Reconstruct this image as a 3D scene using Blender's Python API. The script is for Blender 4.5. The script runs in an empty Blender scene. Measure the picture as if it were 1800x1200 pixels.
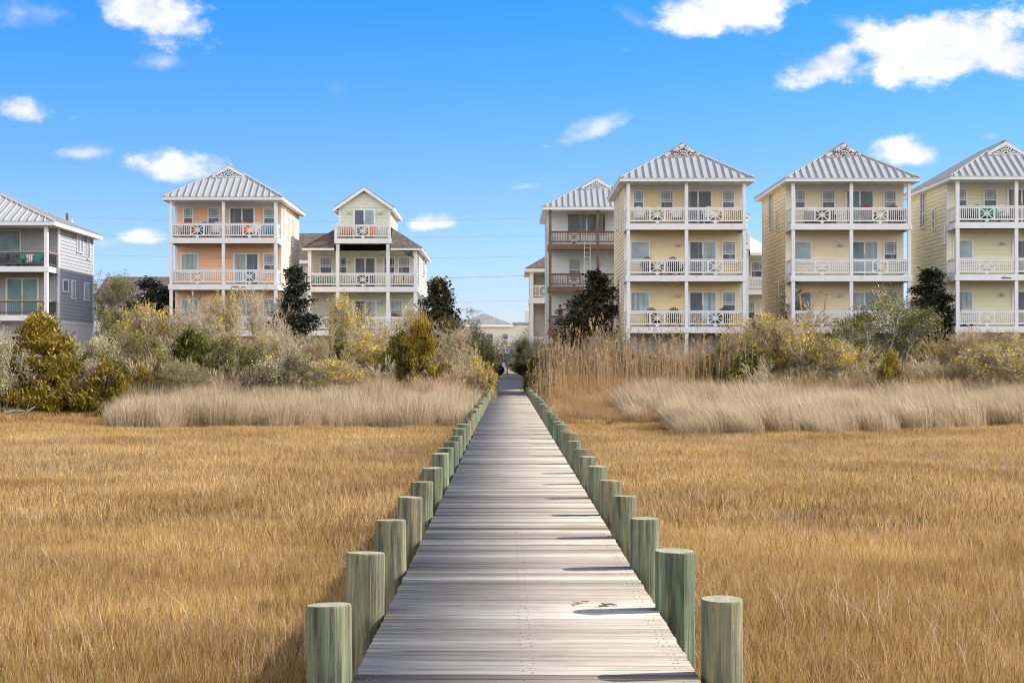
import bpy, math, random
import numpy as np
from mathutils import Vector, Matrix
R = math.radians
scn = bpy.context.scene
COL = scn.collection
# ------------------------------------------------------------------ camera, sky, sun, exposure
ZC = 1.66                      # eye height over the boardwalk deck (z = 0); x = 0 under the camera, +y along the boardwalk
cd = bpy.data.cameras.new('camera'); cam = bpy.data.objects.new('camera', cd); COL.objects.link(cam)
cam.location = (0, 0, ZC); cam.rotation_euler = (R(90), 0, 0)
cd.sensor_width = 36; cd.lens = 60; cd.shift_x = 7/1800; cd.shift_y = 41/1800
cd.clip_start = .1; cd.clip_end = 6000
scn.camera = cam
SUN_EL, SUN_AZ = R(35), R(79)
sl = bpy.data.lights.new('sun', 'SUN'); sun = bpy.data.objects.new('sun', sl); COL.objects.link(sun)
sl.energy = 4.2; sl.angle = R(.5); sl.color = (1, .94, .84)
sd = Vector((math.cos(SUN_EL)*math.sin(SUN_AZ), math.cos(SUN_EL)*math.cos(SUN_AZ), math.sin(SUN_EL)))
sun.rotation_euler = sd.to_track_quat('Z', 'Y').to_euler(); sun.location = (40, 20, 60)
scn.view_settings.view_transform = 'Standard'; scn.view_settings.look = 'None'
scn.view_settings.exposure = 0.78; scn.view_settings.gamma = 1
scn.cycles.use_denoising = True; scn.cycles.denoiser = 'OPENIMAGEDENOISE'; scn.cycles.denoising_input_passes = 'RGB_ALBEDO_NORMAL'; scn.cycles.denoising_prefilter = 'NONE'; scn.cycles.use_adaptive_sampling = False; scn.cycles.sample_clamp_indirect = 4; scn.cycles.filter_width = 1.2; scn.cycles.max_bounces = 6; scn.cycles.transparent_max_bounces = 6
w = bpy.data.worlds.new('World'); scn.world = w; w.use_nodes = True

def build_world():
    nt = w.node_tree; N = nt.nodes; L = nt.links
    N.clear()
    def nd(t, **k):
        n = N.new(t)
        for a, b in k.items(): setattr(n, a, b)
        return n
    def m(op, a, b=None, c=None, clamp=False):
        n = nd('ShaderNodeMath', operation=op, use_clamp=clamp)
        for i, v in enumerate((a, b, c)):
            if v is None: continue
            if isinstance(v, (int, float)): n.inputs[i].default_value = v
            else: L.new(v, n.inputs[i])
        return n.outputs[0]
    out = nd('ShaderNodeOutputWorld'); bg = nd('ShaderNodeBackground')
    sky = nd('ShaderNodeTexSky'); sky.sky_type = 'NISHITA'; sky.sun_disc = False
    sky.sun_elevation = SUN_EL; sky.sun_rotation = SUN_AZ
    sky.altitude = 0; sky.air_density = 1.0; sky.dust_density = .4; sky.ozone_density = 2.2
    hs = nd('ShaderNodeHueSaturation'); hs.inputs['Saturation'].default_value = 1.22; hs.inputs['Value'].default_value = 1.12
    L.new(sky.outputs[0], hs.inputs['Color'])
    SKYC = [(0, (.52, .56, .80)), (.03, (.44, .50, .78)), (.113, (.30, .43, .66)), (.209, (.13, .42, .72)), (.33, (.14, .34, .56)), (.6, (.26, .40, .56))]
    tc = nd('ShaderNodeTexCoord'); sp = nd('ShaderNodeSeparateXYZ'); L.new(tc.outputs['Generated'], sp.inputs[0])
    ysafe = m('MAXIMUM', sp.outputs[1], .05)
    u = m('DIVIDE', sp.outputs[0], ysafe); v = m('DIVIDE', sp.outputs[2], ysafe)
    cx = nd('ShaderNodeCombineXYZ'); L.new(u, cx.inputs[0]); L.new(m('MULTIPLY', v, 1.5), cx.inputs[1])
    def noise(scale, det, rough, off):
        mp = nd('ShaderNodeVectorMath', operation='ADD'); L.new(cx.outputs[0], mp.inputs[0]); mp.inputs[1].default_value = (off, off*.7, 0)
        n = nd('ShaderNodeTexNoise'); n.inputs['Scale'].default_value = scale; n.inputs['Detail'].default_value = det
        n.inputs['Roughness'].default_value = rough; L.new(mp.outputs[0], n.inputs['Vector']); return n.outputs['Fac']
    n1 = noise(38, 9, .62, 3.1); n2 = noise(15, 4, .5, 8.2)
    nn = m('ADD', m('MULTIPLY', m('SUBTRACT', n1, .5), 3.4), m('MULTIPLY', m('SUBTRACT', n2, .5), 2.4))
    # fair-weather clouds, each at its own direction in the sky (tan azimuth, tan elevation, half sizes, tilt, density)
    K = 1/3000
    CL = [(262, 30, 92, 60, .35, 1.4), (286, 112, 50, 20, .1, .55), (30, 22, 88, 34, 0, .6), (34, 196, 54, 27, .2, 1.1),
          (131, 208, 18, 8, -.3, .3), (147, 271, 46, 17, -.05, .85), (310, 298, 80, 30, .12, 1.2), (1268, 20, 112, 50, -.12, 1.4),
          (1108, 32, 44, 22, .5, .5), (1655, 88, 180, 72, -.1, 1.7), (1450, 118, 98, 38, -.3, 1.3), (1760, 100, 90, 60, 0, 1.3), (1494, 44, 34, 17, .1, .6),
          (1046, 229, 58, 20, -.38, .8), (1594, 270, 62, 26, .1, 1.15), (1741, 241, 18, 7, 0, .35), (762, 394, 40, 17, -.1, 1.1),
          (257, 418, 42, 15, 0, 1.0), (180, 428, 24, 11, 0, .5), (1100, 88, 10, 6, 0, .3), (917, 329, 25, 5, -.1, .35),
          (588, 160, 24, 24, 1.0, .22), (960, 258, 10, 4, 0, .25)]
    rp = nd('ShaderNodeValToRGB'); L.new(sp.outputs[2], rp.inputs[0]); e = rp.color_ramp.elements
    while len(e) < len(SKYC): e.new(.5)
    for i, (p, c) in enumerate(SKYC): e[i].position = p; e[i].color = (*c, 1)
    tint = nd('ShaderNodeMix', data_type='RGBA', blend_type='MULTIPLY'); tint.inputs[0].default_value = 1; L.new(hs.outputs[0], tint.inputs[6]); L.new(rp.outputs[0], tint.inputs[7])
    # broken bright cloud, unseen, added behind the camera to fill-light the house fronts
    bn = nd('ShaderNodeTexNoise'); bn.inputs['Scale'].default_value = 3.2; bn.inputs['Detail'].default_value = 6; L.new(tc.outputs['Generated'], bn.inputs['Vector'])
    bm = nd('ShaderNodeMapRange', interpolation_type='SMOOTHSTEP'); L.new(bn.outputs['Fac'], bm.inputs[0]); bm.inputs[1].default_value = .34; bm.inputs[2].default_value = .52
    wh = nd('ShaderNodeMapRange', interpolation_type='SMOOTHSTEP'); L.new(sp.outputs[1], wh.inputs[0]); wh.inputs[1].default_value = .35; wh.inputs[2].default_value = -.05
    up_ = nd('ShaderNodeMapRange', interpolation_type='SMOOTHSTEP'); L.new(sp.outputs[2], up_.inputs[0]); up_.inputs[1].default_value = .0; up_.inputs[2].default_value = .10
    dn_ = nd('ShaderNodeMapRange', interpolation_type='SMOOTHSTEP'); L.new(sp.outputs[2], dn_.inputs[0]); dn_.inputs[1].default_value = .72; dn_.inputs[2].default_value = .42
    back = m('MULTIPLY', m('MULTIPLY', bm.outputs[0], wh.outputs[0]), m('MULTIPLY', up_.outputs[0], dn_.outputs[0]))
    tot = None
    for (px, py, hx, hy, tl, dn) in CL:
        du = m('SUBTRACT', u, (px-893)*K); dv = m('SUBTRACT', v, (641-py)*K)
        c, s = math.cos(-tl), math.sin(-tl)
        a = m('ADD', m('MULTIPLY', du, c/(hx*K)), m('MULTIPLY', dv, s/(hx*K)))
        b = m('ADD', m('MULTIPLY', du, -s/(hy*K)), m('MULTIPLY', dv, c/(hy*K)))
        b = m('MULTIPLY', b, m('ADD', 1.0, m('MULTIPLY', m('LESS_THAN', b, 0), .45)))      # flatter bases
        r2 = m('SQRT', m('ADD', m('MULTIPLY', a, a), m('MULTIPLY', b, b)))
        x = m('ADD', m('SUBTRACT', 1.25, r2), m('MULTIPLY', nn, .66))
        sm = nd('ShaderNodeMapRange', interpolation_type='SMOOTHSTEP'); L.new(x, sm.inputs[0])
        sm.inputs[1].default_value = 0; sm.inputs[2].default_value = 1.1/max(dn, .5); sm.inputs[4].default_value = min(1, dn)
        tot = sm.outputs[0] if tot is None else m('MAXIMUM', tot, sm.outputs[0])
    dens = m('MULTIPLY', tot, m('GREATER_THAN', sp.outputs[1], .05))
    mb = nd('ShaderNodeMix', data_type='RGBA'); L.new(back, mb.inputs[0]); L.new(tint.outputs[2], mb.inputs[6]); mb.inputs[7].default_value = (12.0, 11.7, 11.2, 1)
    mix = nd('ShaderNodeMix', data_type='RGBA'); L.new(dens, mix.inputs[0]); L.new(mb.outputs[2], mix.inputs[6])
    cr = nd('ShaderNodeMix', data_type='RGBA'); L.new(m('MULTIPLY', m('ADD', nn, .6), .8, clamp=True), cr.inputs[0])
    cr.inputs[6].default_value = (2.9, 3.15, 3.55, 1); cr.inputs[7].default_value = (4.5, 4.5, 4.5, 1)
    L.new(cr.outputs[2], mix.inputs[7])
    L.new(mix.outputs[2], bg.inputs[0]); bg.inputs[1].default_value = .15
    L.new(bg.outputs[0], out.inputs[0])
build_world()

# ------------------------------------------------------------------ helpers
def at(px, py, Y): return ((px-893)*Y/3000, Y, ZC + (641-py)*Y/3000)
def tag(o, label=None, cat=None, group=None, kind=None):
    for k, v in (('label', label), ('category', cat), ('group', group), ('kind', kind)):
        if v: o[k] = v
    return o
def link(name, me, parent=None, loc=(0, 0, 0)):
    o = bpy.data.objects.new(name, me); COL.objects.link(o); o.location = loc
    if parent is not None: o.parent = parent
    return o
def thing(name, label, cat, loc=(0, 0, 0), rz=0, group=None, kind=None):
    o = link(name, None, None, loc); o.rotation_euler = (0, 0, rz); o.empty_display_size = .2
    return tag(o, label, cat, group, kind)
def np_mesh(name, V, F, mats, mi=None, smooth=False):
    """V (n,3); F list of (m,k) int arrays, k = 3 or 4 -- all faces are written at once."""
    me = bpy.data.meshes.new(name); V = np.asarray(V, np.float32)
    F = [f for f in F if len(f)]
    me.vertices.add(len(V)); me.vertices.foreach_set('co', V.ravel())
    loops = np.concatenate([f.ravel() for f in F]).astype(np.int32)
    sizes = np.concatenate([np.full(len(f), f.shape[1], np.int32) for f in F])
    starts = np.concatenate([[0], np.cumsum(sizes)[:-1]]).astype(np.int32)
    me.loops.add(len(loops)); me.loops.foreach_set('vertex_index', loops)
    me.polygons.add(len(sizes)); me.polygons.foreach_set('loop_start', starts); me.polygons.foreach_set('loop_total', sizes)
    for m_ in mats: me.materials.append(m_)
    if mi is not None: me.polygons.foreach_set('material_index', np.asarray(mi, np.int32))
    if smooth: me.polygons.foreach_set('use_smooth', np.ones(len(sizes), bool))
    me.update(calc_edges=True); me.validate()
    return me
class MB:
    def __init__(s, T=None): s.v = []; s.f = []; s.m = []; s.T = T
    def add(s, vs, fs, mi=0):
        b = len(s.v)
        for p in vs: s.v.append(tuple(s.T(*p)) if s.T else tuple(p))
        for f in fs: s.f.append([b+i for i in f]); s.m.append(mi)
    def box(s, x0, x1, y0, y1, z0, z1, mi=0):
        if x0 > x1: x0, x1 = x1, x0
        if y0 > y1: y0, y1 = y1, y0
        s.add([(x0, y0, z0), (x1, y0, z0), (x1, y1, z0), (x0, y1, z0), (x0, y0, z1), (x1, y0, z1), (x1, y1, z1), (x0, y1, z1)],
              [(3, 2, 1, 0), (4, 5, 6, 7), (0, 1, 5, 4), (1, 2, 6, 5), (2, 3, 7, 6), (3, 0, 4, 7)], mi)
    def poly(s, pts, mi=0): s.add(pts, [tuple(range(len(pts)))], mi)
    def slab(s, pts, d, mi=0):                       # polygon thickened by vector d
        n = len(pts); q = [tuple(Vector(p)+Vector(d)) for p in pts]
        s.add(list(pts)+q, [tuple(range(n)), tuple(range(2*n-1, n-1, -1))]+[(i, i+n, (i+1) % n+n, (i+1) % n) for i in range(n)], mi)
    def bar(s, p, q, w_, h, up=(0, 0, 1), mi=0):      # rectangular bar from p to q
        p = Vector(p); q = Vector(q); d = (q-p).normalized(); u = Vector(up)
        a = d.cross(u)
        if a.length < 1e-4: a = d.cross(Vector((1, 0, 0)))
        a = a.normalized()*w_/2; b = a.cross(d).normalized()*h/2
        vs = [p-a-b, p+a-b, p+a+b, p-a+b, q-a-b, q+a-b, q+a+b, q-a+b]
        s.add(vs, [(3, 2, 1, 0), (4, 5, 6, 7), (0, 1, 5, 4), (1, 2, 6, 5), (2, 3, 7, 6), (3, 0, 4, 7)], mi)
    def tube(s, p, q, r0, r1=None, n=8, mi=0, cap=True):
        r1 = r0 if r1 is None else r1
        p = Vector(p); q = Vector(q); d = (q-p).normalized(); a = d.orthogonal().normalized(); b = d.cross(a)
        vs = []
        for c, r in ((p, r0), (q, r1)):
            for i in range(n):
                t = 2*math.pi*i/n; vs.append(c+a*math.cos(t)*r+b*math.sin(t)*r)
        fs = [(i, (i+1) % n, (i+1) % n+n, i+n) for i in range(n)]
        if cap: fs += [tuple(range(n-1, -1, -1)), tuple(range(n, 2*n))]
        s.add(vs, fs, mi)
    def lathe(s, c, prof, n=16, mi=0):               # prof: [(r, z)...]
        vs = []; c = Vector(c)
        for r, z in prof:
            for i in range(n):
                t = 2*math.pi*i/n; vs.append(c+Vector((r*math.cos(t), r*math.sin(t), z)))
        fs = []
        for k in range(len(prof)-1):
            for i in range(n): fs.append((k*n+i, k*n+(i+1) % n, (k+1)*n+(i+1) % n, (k+1)*n+i))
        fs.append(tuple(range((len(prof)-1)*n, len(prof)*n))); fs.append(tuple(range(n-1, -1, -1)))
        s.add(vs, fs, mi)
    def build(s, name, mats, parent=None, smooth=False, loc=(0, 0, 0)):
        if not isinstance(mats, (list, tuple)): mats = [mats]
        me = bpy.data.meshes.new(name); me.from_pydata([tuple(v) for v in s.v], [], s.f)
        for m_ in mats: me.materials.append(m_)
        me.polygons.foreach_set('material_index', s.m)
        if smooth: me.polygons.foreach_set('use_smooth', [True]*len(s.f))
        me.update()
        return link(name, me, parent, loc)

# ------------------------------------------------------------------ materials
def new_mat(name):
    m = bpy.data.materials.new(name); m.use_nodes = True
    nt = m.node_tree; b = nt.nodes['Principled BSDF']; return m, nt, b
def ramp(nt, fac, cols):
    r = nt.nodes.new('ShaderNodeValToRGB'); e = r.color_ramp.elements
    while len(e) < len(cols): e.new(.5)
    for i, (p, c) in enumerate(cols): e[i].position = p; e[i].color = (*c, 1)
    nt.links.new(fac, r.inputs[0]); return r.outputs[0]
def nz(nt, scale, det=4, rough=.55, coord='Object', vec=None):
    n = nt.nodes.new('ShaderNodeTexNoise'); n.inputs['Scale'].default_value = scale
    n.inputs['Detail'].default_value = det; n.inputs['Roughness'].default_value = rough
    if vec is None:
        t = nt.nodes.new('ShaderNodeTexCoord'); vec = t.outputs[coord]
    nt.links.new(vec, n.inputs['Vector']); return n.outputs['Fac']
def scaled(nt, sc, coord='Object'):
    t = nt.nodes.new('ShaderNodeTexCoord'); mp = nt.nodes.new('ShaderNodeMapping'); mp.inputs['Scale'].default_value = sc
    nt.links.new(t.outputs[coord], mp.inputs[0]); return mp.outputs[0]
def mixc(nt, f, a, b, mode='MIX'):
    n = nt.nodes.new('ShaderNodeMix'); n.data_type = 'RGBA'; n.blend_type = mode
    for i, v in ((0, f), (6, a), (7, b)):
        if isinstance(v, tuple): n.inputs[i].default_value = (*v, 1)
        elif isinstance(v, (int, float)): n.inputs[i].default_value = v
        else: nt.links.new(v, n.inputs[i])
    return n.outputs[2]
def bump(nt, b, h, strength=.3, dist=.02):
    n = nt.nodes.new('ShaderNodeBump'); n.inputs['Strength'].default_value = strength; n.inputs['Distance'].default_value = dist
    nt.links.new(h, n.inputs['Height']); nt.links.new(n.outputs[0], b.inputs['Normal'])
def paint(name, c, rough=.5, var=.10, scale=1.5, metal=0, grime=.0, spec=.5):
    """paint or plain surface: soft weathering noise and vertical streaks of grime"""
    m, nt, b = new_mat(name)
    d = tuple(x*(1-var) for x in c); l = tuple(min(1, x*(1+var*.5)) for x in c)
    o = ramp(nt, nz(nt, scale, 5, .6), [(.3, d), (.7, l)])
    if grime:
        f = ramp(nt, nz(nt, 1, 5, .65, vec=scaled(nt, (3, 3, .5))), [(.55, (0, 0, 0)), (.75, (grime,)*3)])
        o = mixc(nt, f, o, tuple(x*.5 for x in (c[0]*.9, c[1]*.85, c[2]*.7)))
    nt.links.new(o, b.inputs['Base Color']); b.inputs['Roughness'].default_value = rough; b.inputs['Metallic'].default_value = metal
    b.inputs['Specular IOR Level'].default_value = spec
    return m
def glass(name, c, rough=.06, kind=None):
    m, nt, b = new_mat(name)
    if kind == 'blind':
        wv = nt.nodes.new('ShaderNodeTexWave'); wv.wave_type = 'BANDS'; wv.bands_direction = 'Z'; wv.inputs['Scale'].default_value = 4.2
        nt.links.new(scaled(nt, (1, 1, 1)), wv.inputs['Vector'])
        o = ramp(nt, wv.outputs['Fac'], [(.2, tuple(x*.6 for x in c)), (.6, c)])
    elif kind == 'drape':
        o = ramp(nt, nz(nt, 1, 3, .5, vec=scaled(nt, (9, 9, .3))), [(.3, tuple(x*.5 for x in c)), (.65, c)])
    else:
        o = ramp(nt, nz(nt, .8, 2), [(.3, tuple(x*.55 for x in c)), (.7, tuple(x*1.5 for x in c))])
        cu = ramp(nt, nz(nt, 1, 2, .5, vec=scaled(nt, (3.5, 3.5, .12))), [(.56, (0, 0, 0)), (.6, (.8, .8, .8))]); o = mixc(nt, cu, o, (.17, .19, .20))
    nt.links.new(o, b.inputs['Base Color']); b.inputs['Roughness'].default_value = .5
    b.inputs['Coat Weight'].default_value = .35; b.inputs['Coat Roughness'].default_value = rough; b.inputs['Coat IOR'].default_value = 1.45
    return m
def leafmat(name, cols, rough=.55, trans=.14, clump=.8, spec=.3):
    """foliage: every leaf its own tone (random per island), clumps by noise, light passing through"""
    m, nt, b = new_mat(name)
    g = nt.nodes.new('ShaderNodeNewGeometry')
    o = ramp(nt, g.outputs['Random Per Island'], [(i/(len(cols)-1), c) for i, c in enumerate(cols)])
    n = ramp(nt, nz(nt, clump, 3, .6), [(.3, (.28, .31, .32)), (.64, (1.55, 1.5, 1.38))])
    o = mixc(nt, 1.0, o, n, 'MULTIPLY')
    nt.links.new(o, b.inputs['Base Color']); b.inputs['Roughness'].default_value = rough
    b.inputs['Specular IOR Level'].default_value = spec
    tr = nt.nodes.new('ShaderNodeBsdfTranslucent'); nt.links.new(o, tr.inputs[0])
    mx = nt.nodes.new('ShaderNodeMixShader'); mx.inputs[0].default_value = trans
    nt.links.new(b.outputs[0], mx.inputs[1]); nt.links.new(tr.outputs[0], mx.inputs[2])
    nt.links.new(mx.outputs[0], nt.nodes['Material Output'].inputs[0])
    return m
def grassmat(name, cols, big=((.3, (.75, .72, .68)), (.7, (1.15, 1.15, 1.15))), bscale=.12, trans=.3):
    m, nt, b = new_mat(name)
    g = nt.nodes.new('ShaderNodeNewGeometry')
    o = ramp(nt, g.outputs['Random Per Island'], [(i/(len(cols)-1), c) for i, c in enumerate(cols)])
    f = ramp(nt, nz(nt, bscale, 4, .6, vec=g.outputs['Position']), list(big))
    o = mixc(nt, 1.0, o, f, 'MULTIPLY')
    nt.links.new(o, b.inputs['Base Color']); b.inputs['Roughness'].default_value = .6; b.inputs['Specular IOR Level'].default_value = .25
    tr = nt.nodes.new('ShaderNodeBsdfTranslucent'); nt.links.new(o, tr.inputs[0])
    mx = nt.nodes.new('ShaderNodeMixShader'); mx.inputs[0].default_value = trans
    nt.links.new(b.outputs[0], mx.inputs[1]); nt.links.new(tr.outputs[0], mx.inputs[2])
    nt.links.new(mx.outputs[0], nt.nodes['Material Output'].inputs[0])
    return m
M = {}
M['white'] = paint('white_paint', (.70, .70, .71), .45, .08, 2.0, grime=.4)
M['trim'] = paint('white_trim', (.72, .71, .72), .45, .05)
M['rusty'] = None
M['brownwood'] = paint('brown_stained_wood', (.16, .095, .06), .7, .35, 5)
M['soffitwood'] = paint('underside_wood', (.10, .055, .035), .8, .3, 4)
M['peach'] = paint('peach_siding', (.82, .49, .30), .55, .06)
M['peachside'] = paint('sunlit_peach_siding', (.84, .66, .48), .55, .06)  # lit copy of the peach: sunlight on the right wall put into its colour
M['yellow'] = paint('yellow_siding', (.82, .67, .39), .55, .06)
M['cream'] = paint('cream_siding', (.82, .71, .50), .55, .06)
M['palegreen'] = paint('pale_yellow_green_siding', (.74, .71, .50), .55, .06)
M['sage'] = paint('sage_siding', (.60, .63, .51), .55, .06)
M['bluegrey'] = paint('pale_blue_grey_siding', (.62, .65, .66), .55, .06)
M['shingle_grey'] = paint('grey_shingle_siding', (.33, .345, .37), .7, .14, 9)
M['beige'] = paint('beige_stucco', (.55, .50, .42), .8, .08)
M['enclosure'] = paint('enclosure_wall', (.52, .50, .47), .7, .12, 1)
M['darkrail'] = paint('dark_metal_rail', (.06, .055, .06), .4, .2)
M['oakwood'] = paint('golden_wood', (.50, .30, .15), .6, .25, 6)
M['dark'] = glass('window_dark_glass', (.045, .065, .09))
M['teal_glass'] = glass('window_teal_glass', (.10, .19, .20))
M['blind'] = glass('window_blind', (.24, .29, .33), kind='blind')
M['drape'] = glass('window_drape', (.36, .44, .44), kind='drape')
M['pale'] = glass('window_pale_shade', (.25, .33, .35))
M['metal'] = paint('galvanised_metal', (.55, .55, .56), .5, .08)
M['fixture'] = paint('lamp_enamel', (.62, .64, .64), .4, .05)
M['black'] = paint('black_plastic', (.03, .03, .035), .5, .2)
def roof_metal(name, c):
    m, nt, b = new_mat(name)
    o = ramp(nt, nz(nt, .9, 5, .6), [(.3, tuple(x*.9 for x in c)), (.7, c)])
    f = ramp(nt, nz(nt, 7, 4, .7), [(.62, (0, 0, 0)), (.72, (.25, .25, .25))])
    o = mixc(nt, f, o, (.42, .38, .34))
    nt.links.new(o, b.inputs['Base Color']); b.inputs['Roughness'].default_value = .55; b.inputs['Metallic'].default_value = 0
    return m
M['roof'] = roof_metal('standing_seam_roof', (.41, .41, .41))
def shingles(name, c):
    m, nt, b = new_mat(name)
    br = nt.nodes.new('ShaderNodeTexBrick'); nt.links.new(scaled(nt, (1, 1, 1)), br.inputs['Vector'])
    v = nt.nodes.new('ShaderNodeTexVoronoi'); v.inputs['Scale'].default_value = 1
    nt.links.new(scaled(nt, (5, 7, 7)), v.inputs['Vector'])
    o = ramp(nt, v.outputs['Color'], [(.1, tuple(x*.6 for x in c)), (.9, tuple(x*1.35 for x in c))])
    nt.nodes.remove(br)
    nt.links.new(o, b.inputs['Base Color']); b.inputs['Roughness'].default_value = .9
    return m
M['brownshingle'] = shingles('brown_asphalt_shingles', (.12, .092, .07))
M['greyshingle'] = shingles('grey_asphalt_shingles', (.24, .23, .22))
def rusty():
    m, nt, b = new_mat('peeling_white_paint_over_rust')
    f = ramp(nt, nz(nt, 5, 4, .6), [(.42, (0, 0, 0)), (.50, (1, 1, 1))])
    o = mixc(nt, f, (.28, .10, .035), (.66, .66, .68)); nt.links.new(o, b.inputs['Base Color']); b.inputs['Roughness'].default_value = .75
    return m
M['rusty'] = rusty()
def deckmat():
    m, nt, b = new_mat('bleached_deck_boards')
    at_ = nt.nodes.new('ShaderNodeAttribute'); at_.attribute_name = 'tone'
    base = ramp(nt, at_.outputs['Fac'], [(0, (.12, .095, .07)), (.3, (.27, .235, .19)), (.7, (.37, .335, .28)), (1, (.50, .465, .40))])
    g1 = ramp(nt, nz(nt, 1, 7, .68, vec=scaled(nt, (.7, 34, 4))), [(.32, (.42, .35, .29)), (.44, (.88, .85, .81)), (.68, (1.35, 1.35, 1.33))])
    o = mixc(nt, 1.0, base, g1, 'MULTIPLY')
    g2 = ramp(nt, nz(nt, 1, 6, .7, vec=scaled(nt, (2.5, 90, 9))), [(.36, (.55, .47, .42)), (.5, (1, 1, 1))])
    o = mixc(nt, .75, o, g2, 'MULTIPLY')
    g3 = ramp(nt, nz(nt, .7, 4, .6), [(.35, (.84, .80, .78)), (.65, (1.1, 1.1, 1.1))])
    o = mixc(nt, 1.0, o, g3, 'MULTIPLY')
    nt.links.new(o, b.inputs['Base Color']); b.inputs['Roughness'].default_value = .75; b.inputs['Specular IOR Level'].default_value = .3
    bump(nt, b, nz(nt, 1, 5, .7, vec=scaled(nt, (2, 60, 8))), .5, .006)
    return m
M['deck'] = deckmat()
def pilemat():
    m, nt, b = new_mat('treated_timber_pile')
    oi = nt.nodes.new('ShaderNodeObjectInfo')
    ofs = nt.nodes.new('ShaderNodeVectorMath'); ofs.operation = 'MULTIPLY_ADD'
    t = nt.nodes.new('ShaderNodeTexCoord'); mp = nt.nodes.new('ShaderNodeMapping'); mp.inputs['Scale'].default_value = (13, 13, 1.1)
    nt.links.new(t.outputs['Object'], mp.inputs[0])
    sc = nt.nodes.new('ShaderNodeVectorMath'); sc.operation = 'SCALE'; sc.inputs[0].default_value = (37, 17, 23); nt.links.new(oi.outputs['Random'], sc.inputs['Scale'])
    ad = nt.nodes.new('ShaderNodeVectorMath'); ad.operation = 'ADD'; nt.links.new(mp.outputs[0], ad.inputs[0]); nt.links.new(sc.outputs[0], ad.inputs[1])
    nt.nodes.remove(ofs)
    base = ramp(nt, oi.outputs['Random'], [(0, (.085, .13, .075)), (.35, (.125, .15, .09)), (.7, (.145, .145, .095)), (1, (.10, .14, .09))])
    s1 = ramp(nt, nz(nt, 1, 6, .62, vec=ad.outputs[0]), [(.37, (.34, .32, .28)), (.46, (.82, .82, .78)), (.54, (1.1, 1.1, 1.05)), (.64, (1.8, 1.7, 1.5))])
    big = ramp(nt, nz(nt, .22, 3, .6, vec=ad.outputs[0]), [(.42, (0, 0, 0)), (.56, (.45, .45, .45))])
    base = mixc(nt, big, base, (.16, .14, .085))
    o = mixc(nt, 1.0, base, s1, 'MULTIPLY')
    mp2 = nt.nodes.new('ShaderNodeMapping'); mp2.inputs['Scale'].default_value = (26, 26, 1.1); nt.links.new(ad.outputs[0], mp2.inputs[0])
    mp2.inputs['Scale'].default_value = (2.6, 2.6, 1.3)
    s2 = ramp(nt, nz(nt, 1, 5, .7, vec=mp2.outputs[0]), [(.57, (0, 0, 0)), (.64, (.7, .7, .7))])
    o = mixc(nt, s2, o, (.30, .22, .10))
    s3 = ramp(nt, nz(nt, 1.3, 6, .75, vec=mp2.outputs[0]), [(.40, (.9, .9, .9)), (.44, (0, 0, 0))])
    o = mixc(nt, s3, o, (.07, .06, .045))
    nt.links.new(o, b.inputs['Base Color']); b.inputs['Roughness'].default_value = .8
    bump(nt, b, nz(nt, 1, 5, .65, vec=mp2.outputs[0]), 1.0, .02)
    return m
M['pile'] = pilemat()
def endgrain():
    m, nt, b = new_mat('pile_end_grain')
    wv = nt.nodes.new('ShaderNodeTexWave'); wv.wave_type = 'RINGS'; wv.rings_direction = 'Z'; wv.inputs['Scale'].default_value = 14; wv.inputs['Distortion'].default_value = 2
    nt.links.new(scaled(nt, (1, 1, 1)), wv.inputs['Vector'])
    o = ramp(nt, wv.outputs['Fac'], [(.1, (.30, .25, .15)), (.8, (.52, .46, .31))])
    f = ramp(nt, nz(nt, 14, 4), [(.45, (0, 0, 0)), (.6, (.7, .7, .7))]); o = mixc(nt, f, o, (.24, .26, .15))
    nt.links.new(o, b.inputs['Base Color']); b.inputs['Roughness'].default_value = .85
    return m
M['endgrain'] = endgrain()
def groundmat():
    m, nt, b = new_mat('marsh_soil')
    g = nt.nodes.new('ShaderNodeNewGeometry')
    o = ramp(nt, nz(nt, .8, 6, .65, vec=g.outputs['Position']), [(.3, (.10, .065, .03)), (.7, (.24, .16, .075))])
    sx = nt.nodes.new('ShaderNodeSeparateXYZ'); nt.links.new(g.outputs['Position'], sx.inputs[0])
    f = ramp(nt, sx.outputs[2], [(.45, (0, 0, 0)), (.72, (1, 1, 1))])
    sand = ramp(nt, nz(nt, 1.3, 5, .6, vec=g.outputs['Position']), [(.3, (.28, .21, .13)), (.7, (.52, .42, .30))])
    o = mixc(nt, f, o, sand)
    nt.links.new(o, b.inputs['Base Color']); b.inputs['Roughness'].default_value = .95
    bump(nt, b, nz(nt, 6, 5, .7, vec=g.outputs['Position']), .5, .05)
    return m
M['ground'] = groundmat()
M['marsh'] = grassmat('golden_marsh_grass', [(.085, .048, .015), (.44, .26, .085), (.61, .41, .165), (.20, .11, .032), (.82, .64, .37), (.46, .28, .09)], big=((.32, (.70, .62, .50)), (.5, (1, .95, .84)), (.68, (1.28, 1.26, 1.12))), bscale=.22)
M['straw'] = grassmat('pale_needlerush', [(.30, .21, .115), (.60, .47, .31), (.80, .68, .49), (.18, .115, .055), (.68, .55, .37)], bscale=.3)
M['phrag'] = grassmat('reed_stalks', [(.42, .26, .12), (.58, .40, .21), (.36, .22, .10), (.66, .48, .28)], bscale=.4)
M['bark'] = paint('grey_bark', (.27, .235, .20), .9, .3, 6)
M['palebark'] = paint('pale_bark', (.46, .41, .34), .9, .25, 6)
M['twig'] = grassmat('dry_twigs', [(.34, .27, .18), (.54, .46, .33), (.40, .33, .22)], bscale=.5, trans=0)
M['warmtwig'] = grassmat('warm_twigs', [(.34, .25, .14), (.50, .39, .25), (.40, .30, .18)], bscale=.5, trans=0)
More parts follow.
